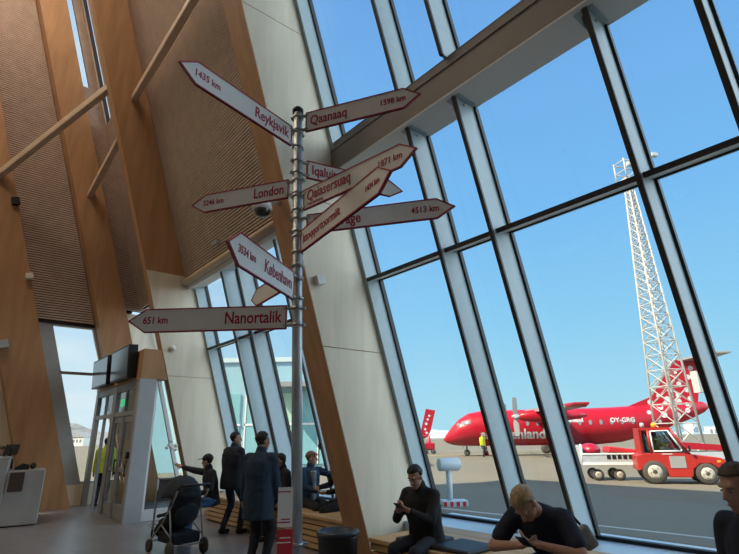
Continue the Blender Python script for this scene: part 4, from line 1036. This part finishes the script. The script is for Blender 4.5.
# seated in the cap, arm out to the pushchair
person('person seated in a dark cap and blue jeans, arm stretched out over the pushchair', (-3.0, 9.95, 0), -2.2, pel_z=.60, lean=.18, head=(.15, .75, 0), rh=(.62, .42, 1.16), lh=(-.12, .34, .70), lf=(-.16, .42), rf=(.14, .46), tone=(.42, .25, .18), hair=(.03, .022, .016), top=('jacket', (.016, .019, .026)), legs=('jeans', (.045, .13, .30)), hat='cap', detail=.012, elbows=((-.6, -.6, -.4), (.3, .2, -.6)))
# group on the far bench
person('person with black hair in dark clothes seated behind the signpost', (-1.56, 9.62, 0), -2.1, pel_z=.60, lean=.15, head=(.25, .3, 0), lf=(-.12, .42), rf=(.12, .42), lh=(-.1, .36, .72), rh=(.1, .36, .72), tone=(.40, .24, .17), hair=(.012, .010, .010), hair_len=.4, top=('coat', (.012, .013, .018)), legs=('trousers', (.014, .014, .018)), detail=.013)
b3, m3, h3, _, at3, HR3 = person('person in a blue jacket over a pale grey shirt, glasses pushed up, one hand raised', (-1.12, 9.5, 0), 2.45, pel_z=.62, lean=-.02, head=(.0, -.75, 0), lf=(-.14, .42), rf=(.14, .42), lh=(-.24, .36, 1.10), rh=(.08, .36, .78), tone=(.44, .26, .19), hair=(.22, .15, .09), top=('jacket', (.020, .050, .095)), legs=('trousers', (.02, .022, .028)), detail=.012, palms=((.4, .2, .8), (-.4, .2, .5)), curl=.3)
fuse('shirt_front', [('l', [(at3((0, .055, .53 * f)), .075, .092) for f in (.0, .3, .55, .8, .9)], Matrix.Identity(3))], cloth('shirt_grey', (.25, .28, .31)), b3, .014, 3, .004)
bm = B()
for x in (-.04, .04): lathe(bm, [(.032, 0), (.030, .008), (.008, .012)], h3((x, .085, .075)), HR3 @ Vector((0, .8, .6)), 14)
gl_ = tag(link('sunglasses', bm, mat('lens_amber', (.45, .10, .04), .15)), 'amber glasses pushed up on the head of the person in the blue jacket', 'glasses'); gl_.matrix_world = m3
person('person in black with one hand forward, half hidden behind the big timber column', (-.50, 9.1, 0), -2.1, pel_z=.62, lean=.05, head=(.1, .2, 0), lf=(-.13, .42), rf=(.13, .42), lh=(-.14, .38, .80), rh=(.30, .33, .84), tone=(.42, .25, .18), hair=(.015, .012, .010), top=('coat', (.010, .010, .013)), legs=('trousers', (.010, .010, .014)), detail=.013)
# at the frame edge, the entrance, the desk
person('person with cropped brown hair and a dark top at the right picture edge', (2.08, 2.95, 0), -1.75, head=(.22, .0, 0), pel_z=.70, lean=.03, thigh=.38, shin=.38, tone=(.36, .21, .15), hair=(.075, .048, .028), top=('top', (.010, .012, .020)), legs=('trousers', (.015, .015, .02)), detail=.010, sc=1.0)
person('person in a bright yellow hi-vis jacket and black trousers standing in the entrance doorway', fk(15.62, 2.66, 0), -.3, head=(.0, .3, 0), tone=(.36, .22, .16), hair=(.012, .010, .010), top=('hi_vis_jacket', (.50, .62, .03)), legs=('trousers', (.012, .013, .018)), fat=1.1, sc=1.0, detail=.013)
person('person in dark clothes working behind the metal desk at far left', (-8.66, 12.15, 0), 2.6, pel_z=.86, lean=.1, head=(.2, .2, 0), tone=(.34, .2, .14), hair=(.05, .03, .02), top=('jacket', DARK), legs=('trousers', DARK), detail=.014, sc=.95)
# out on the apron
person('person in a yellow hi-vis vest standing on the apron by the aeroplane nose', (8.75, 41.2, -.045), 2.6, lf=(-.12, -.12), rf=(.12, .16), top=('hi_vis_jacket', (.62, .66, .03)), legs=('trousers', (.03, .035, .05)), detail=.02, fat=1.1)
person('person in a green and yellow vest driving the red tow tractor', Vector((9.92, 18.75, .22)) + Vector((.25, -.08, 0)), 1.5, pel_z=.72, lf=(-.12, .5, .35), rf=(.12, .5, .35), lh=(-.12, .42, 1.1), rh=(.12, .42, 1.1), top=('hi_vis_jacket', (.42, .62, .05)), legs=('trousers', (.03, .035, .05)), detail=.02, sc=.92)

# ---------------- pushchair
pc = thing('pushchair', 'black pushchair with a folded hood parked before the entrance', 'pushchair', (-3.06, 8.5, 0), .8)
pc.scale = (.97, .97, .94)
PB = cloth('pushchair_fabric', (.012, .017, .026)); PG = cloth('pushchair_check', (.022, .032, .045))
bm = B()
for x in (-.26, .26):
    path(bm, [(x, -.42, 1.0), (x, -.25, .75), (x, .05, .45), (x, .42, .16)], .014); path(bm, [(x, -.2, .70), (x, -.36, .16)], .013); path(bm, [(x, .05, .45), (x, -.3, .3)], .011)
path(bm, [(-.26, -.36, .17), (.26, -.36, .17)], .012); path(bm, [(-.26, .05, .45), (.26, .05, .45)], .012); path(bm, [(-.24, .40, .17), (.24, .40, .17)], .012)
link('frame', bm, GREYD, pc)
bm = B(); path(bm, [(-.26, -.42, 1.0), (-.24, -.47, 1.06), (.24, -.47, 1.06), (.26, -.42, 1.0)], .02, 10); link('handle', bm, BLACK, pc)
fuse('seat', [('e', (0, -.15, .70), (.27, .12, .38), Matrix.Rotation(.42, 3, 'X')), ('e', (0, .12, .47), (.26, .27, .08)), ('e', (0, .40, .33), (.22, .07, .16), Matrix.Rotation(.3, 3, 'X')), ('c', (-.24, -.1, .62), (-.24, .24, .56), .035, .03), ('c', (.24, -.1, .62), (.24, .24, .56), .035, .03)], PB, pc, .016, 4, .008)
hd = B(); bmesh.ops.create_uvsphere(hd, u_segments=28, v_segments=16, radius=1)
bmesh.ops.delete(hd, geom=[v for v in hd.verts if v.co.z < -.12 or v.co.y > .62], context='VERTS')
for v in hd.verts: v.co = Vector((v.co.x * .30, v.co.y * .34 - .02, v.co.z * .33 + .86 + .012 * math.sin(v.co.y * 22)))
ho = link('hood', hd, PG, pc, smooth=True); sm = ho.modifiers.new('thick', 'SOLIDIFY'); sm.thickness = .012
bm = B(); box(bm, -.23, .23, -.33, .22, .18, .34); bevel(link('basket', bm, PB, pc), .03)
fuse('back_pocket', [('e', (0, -.25, .60), (.20, .07, .20), Matrix.Rotation(.42, 3, 'X'))], PG, pc, .014, 3, .006)
for x, y, r in ((-.28, -.36, .125), (.28, -.36, .125), (-.26, .42, .10), (.26, .42, .10)):
    bm = B(); lathe(bm, [(r * .6, -.022), (r * .95, -.02), (r, 0), (r * .95, .02), (r * .6, .022)], (x, y, r), (1, 0, 0), 22); o = link('wheel', bm, TYRE, pc)
    bm = B(); lathe(bm, [(.02, -.02), (r * .6, -.016), (r * .6, .016), (.02, .02)], (x, y, r), (1, 0, 0), 14); link('rim', bm, GREYP, o)
# ---------------- luggage trolley behind it
lt = thing('luggage_trolley', 'grey luggage trolley with an upright panel beside the entrance door', 'trolley', (-3.95, 10.25, 0), .5)
bm = B()
for x in (-.24, .24): path(bm, [(x, .35, .12), (x, -.35, .14), (x, -.42, .98)], .018)
path(bm, [(-.24, -.42, .98), (.24, -.42, .98)], .022); path(bm, [(-.24, -.1, .13), (.24, -.1, .13)], .015); path(bm, [(-.24, .35, .12), (.24, .35, .12)], .015); link('frame', bm, GALV, lt)
bm = B(); box(bm, -.25, .25, -.42, -.39, .60, 1.0); link('panel', bm, mat('panel_grey', (.13, .14, .15), .5), lt)
bm = B()
for i in range(5): path(bm, [(-.2 + i * .1, .35, .13), (-.2 + i * .1, -.36, .15)], .008)
link('deck_bars', bm, GALV, lt)
for x, y in ((-.24, -.3), (.24, -.3), (0, .33)):
    bm = B(); lathe(bm, [(.03, -.018), (.062, -.016), (.062, .016), (.03, .018)], (x, y, .062), (1, 0, 0), 16); link('wheel', bm, TYRE, lt)
# ---------------- a rucksack and a case on the far bench / desk things
dt = thing('card_terminal', 'small black terminal on the lower counter of the metal desk', 'card terminal', (-7.66, 11.45, 1.092), .58)
bm = B(); prism(bm, [(-.13, 0), (-.13, .05), (.0, .13), (.13, .10), (.13, 0)], -.08, .08); bevel(link('body', bm, BLACK, dt), .01)
bm = B(); ball(bm, (.2, 0, .07), (.06, .06, .07), 12, 8); link('handset', bm, BLACK, dt)
hb = thing('hanging_pouch', 'dark brown pouch hanging on the front of the metal desk', 'pouch', (-7.47, 11.10, .86), .58)
bm = B(); box(bm, -.15, .11, -.04, .02, -.18, .20); bevel(link('body', bm, mat('pouch_brown', (.060, .040, .036), .6), hb), .015)
mo = thing('desk_monitor', 'black monitor seen from behind on the tall counter of the metal desk', 'monitor', (-7.97, 11.42, 1.372), 3.3)
bm = B(); T = Matrix.Rotation(.35, 4, 'X'); box(bm, -.14, .14, -.015, .015, .03, .26, 0, T); bevel(link('screen', bm, BLACK, mo), .008)
bm = B(); box(bm, -.1, .1, -.08, .08, 0, .015); box(bm, -.02, .02, -.03, -.005, .01, .14); link('stand', bm, BLACK, mo)
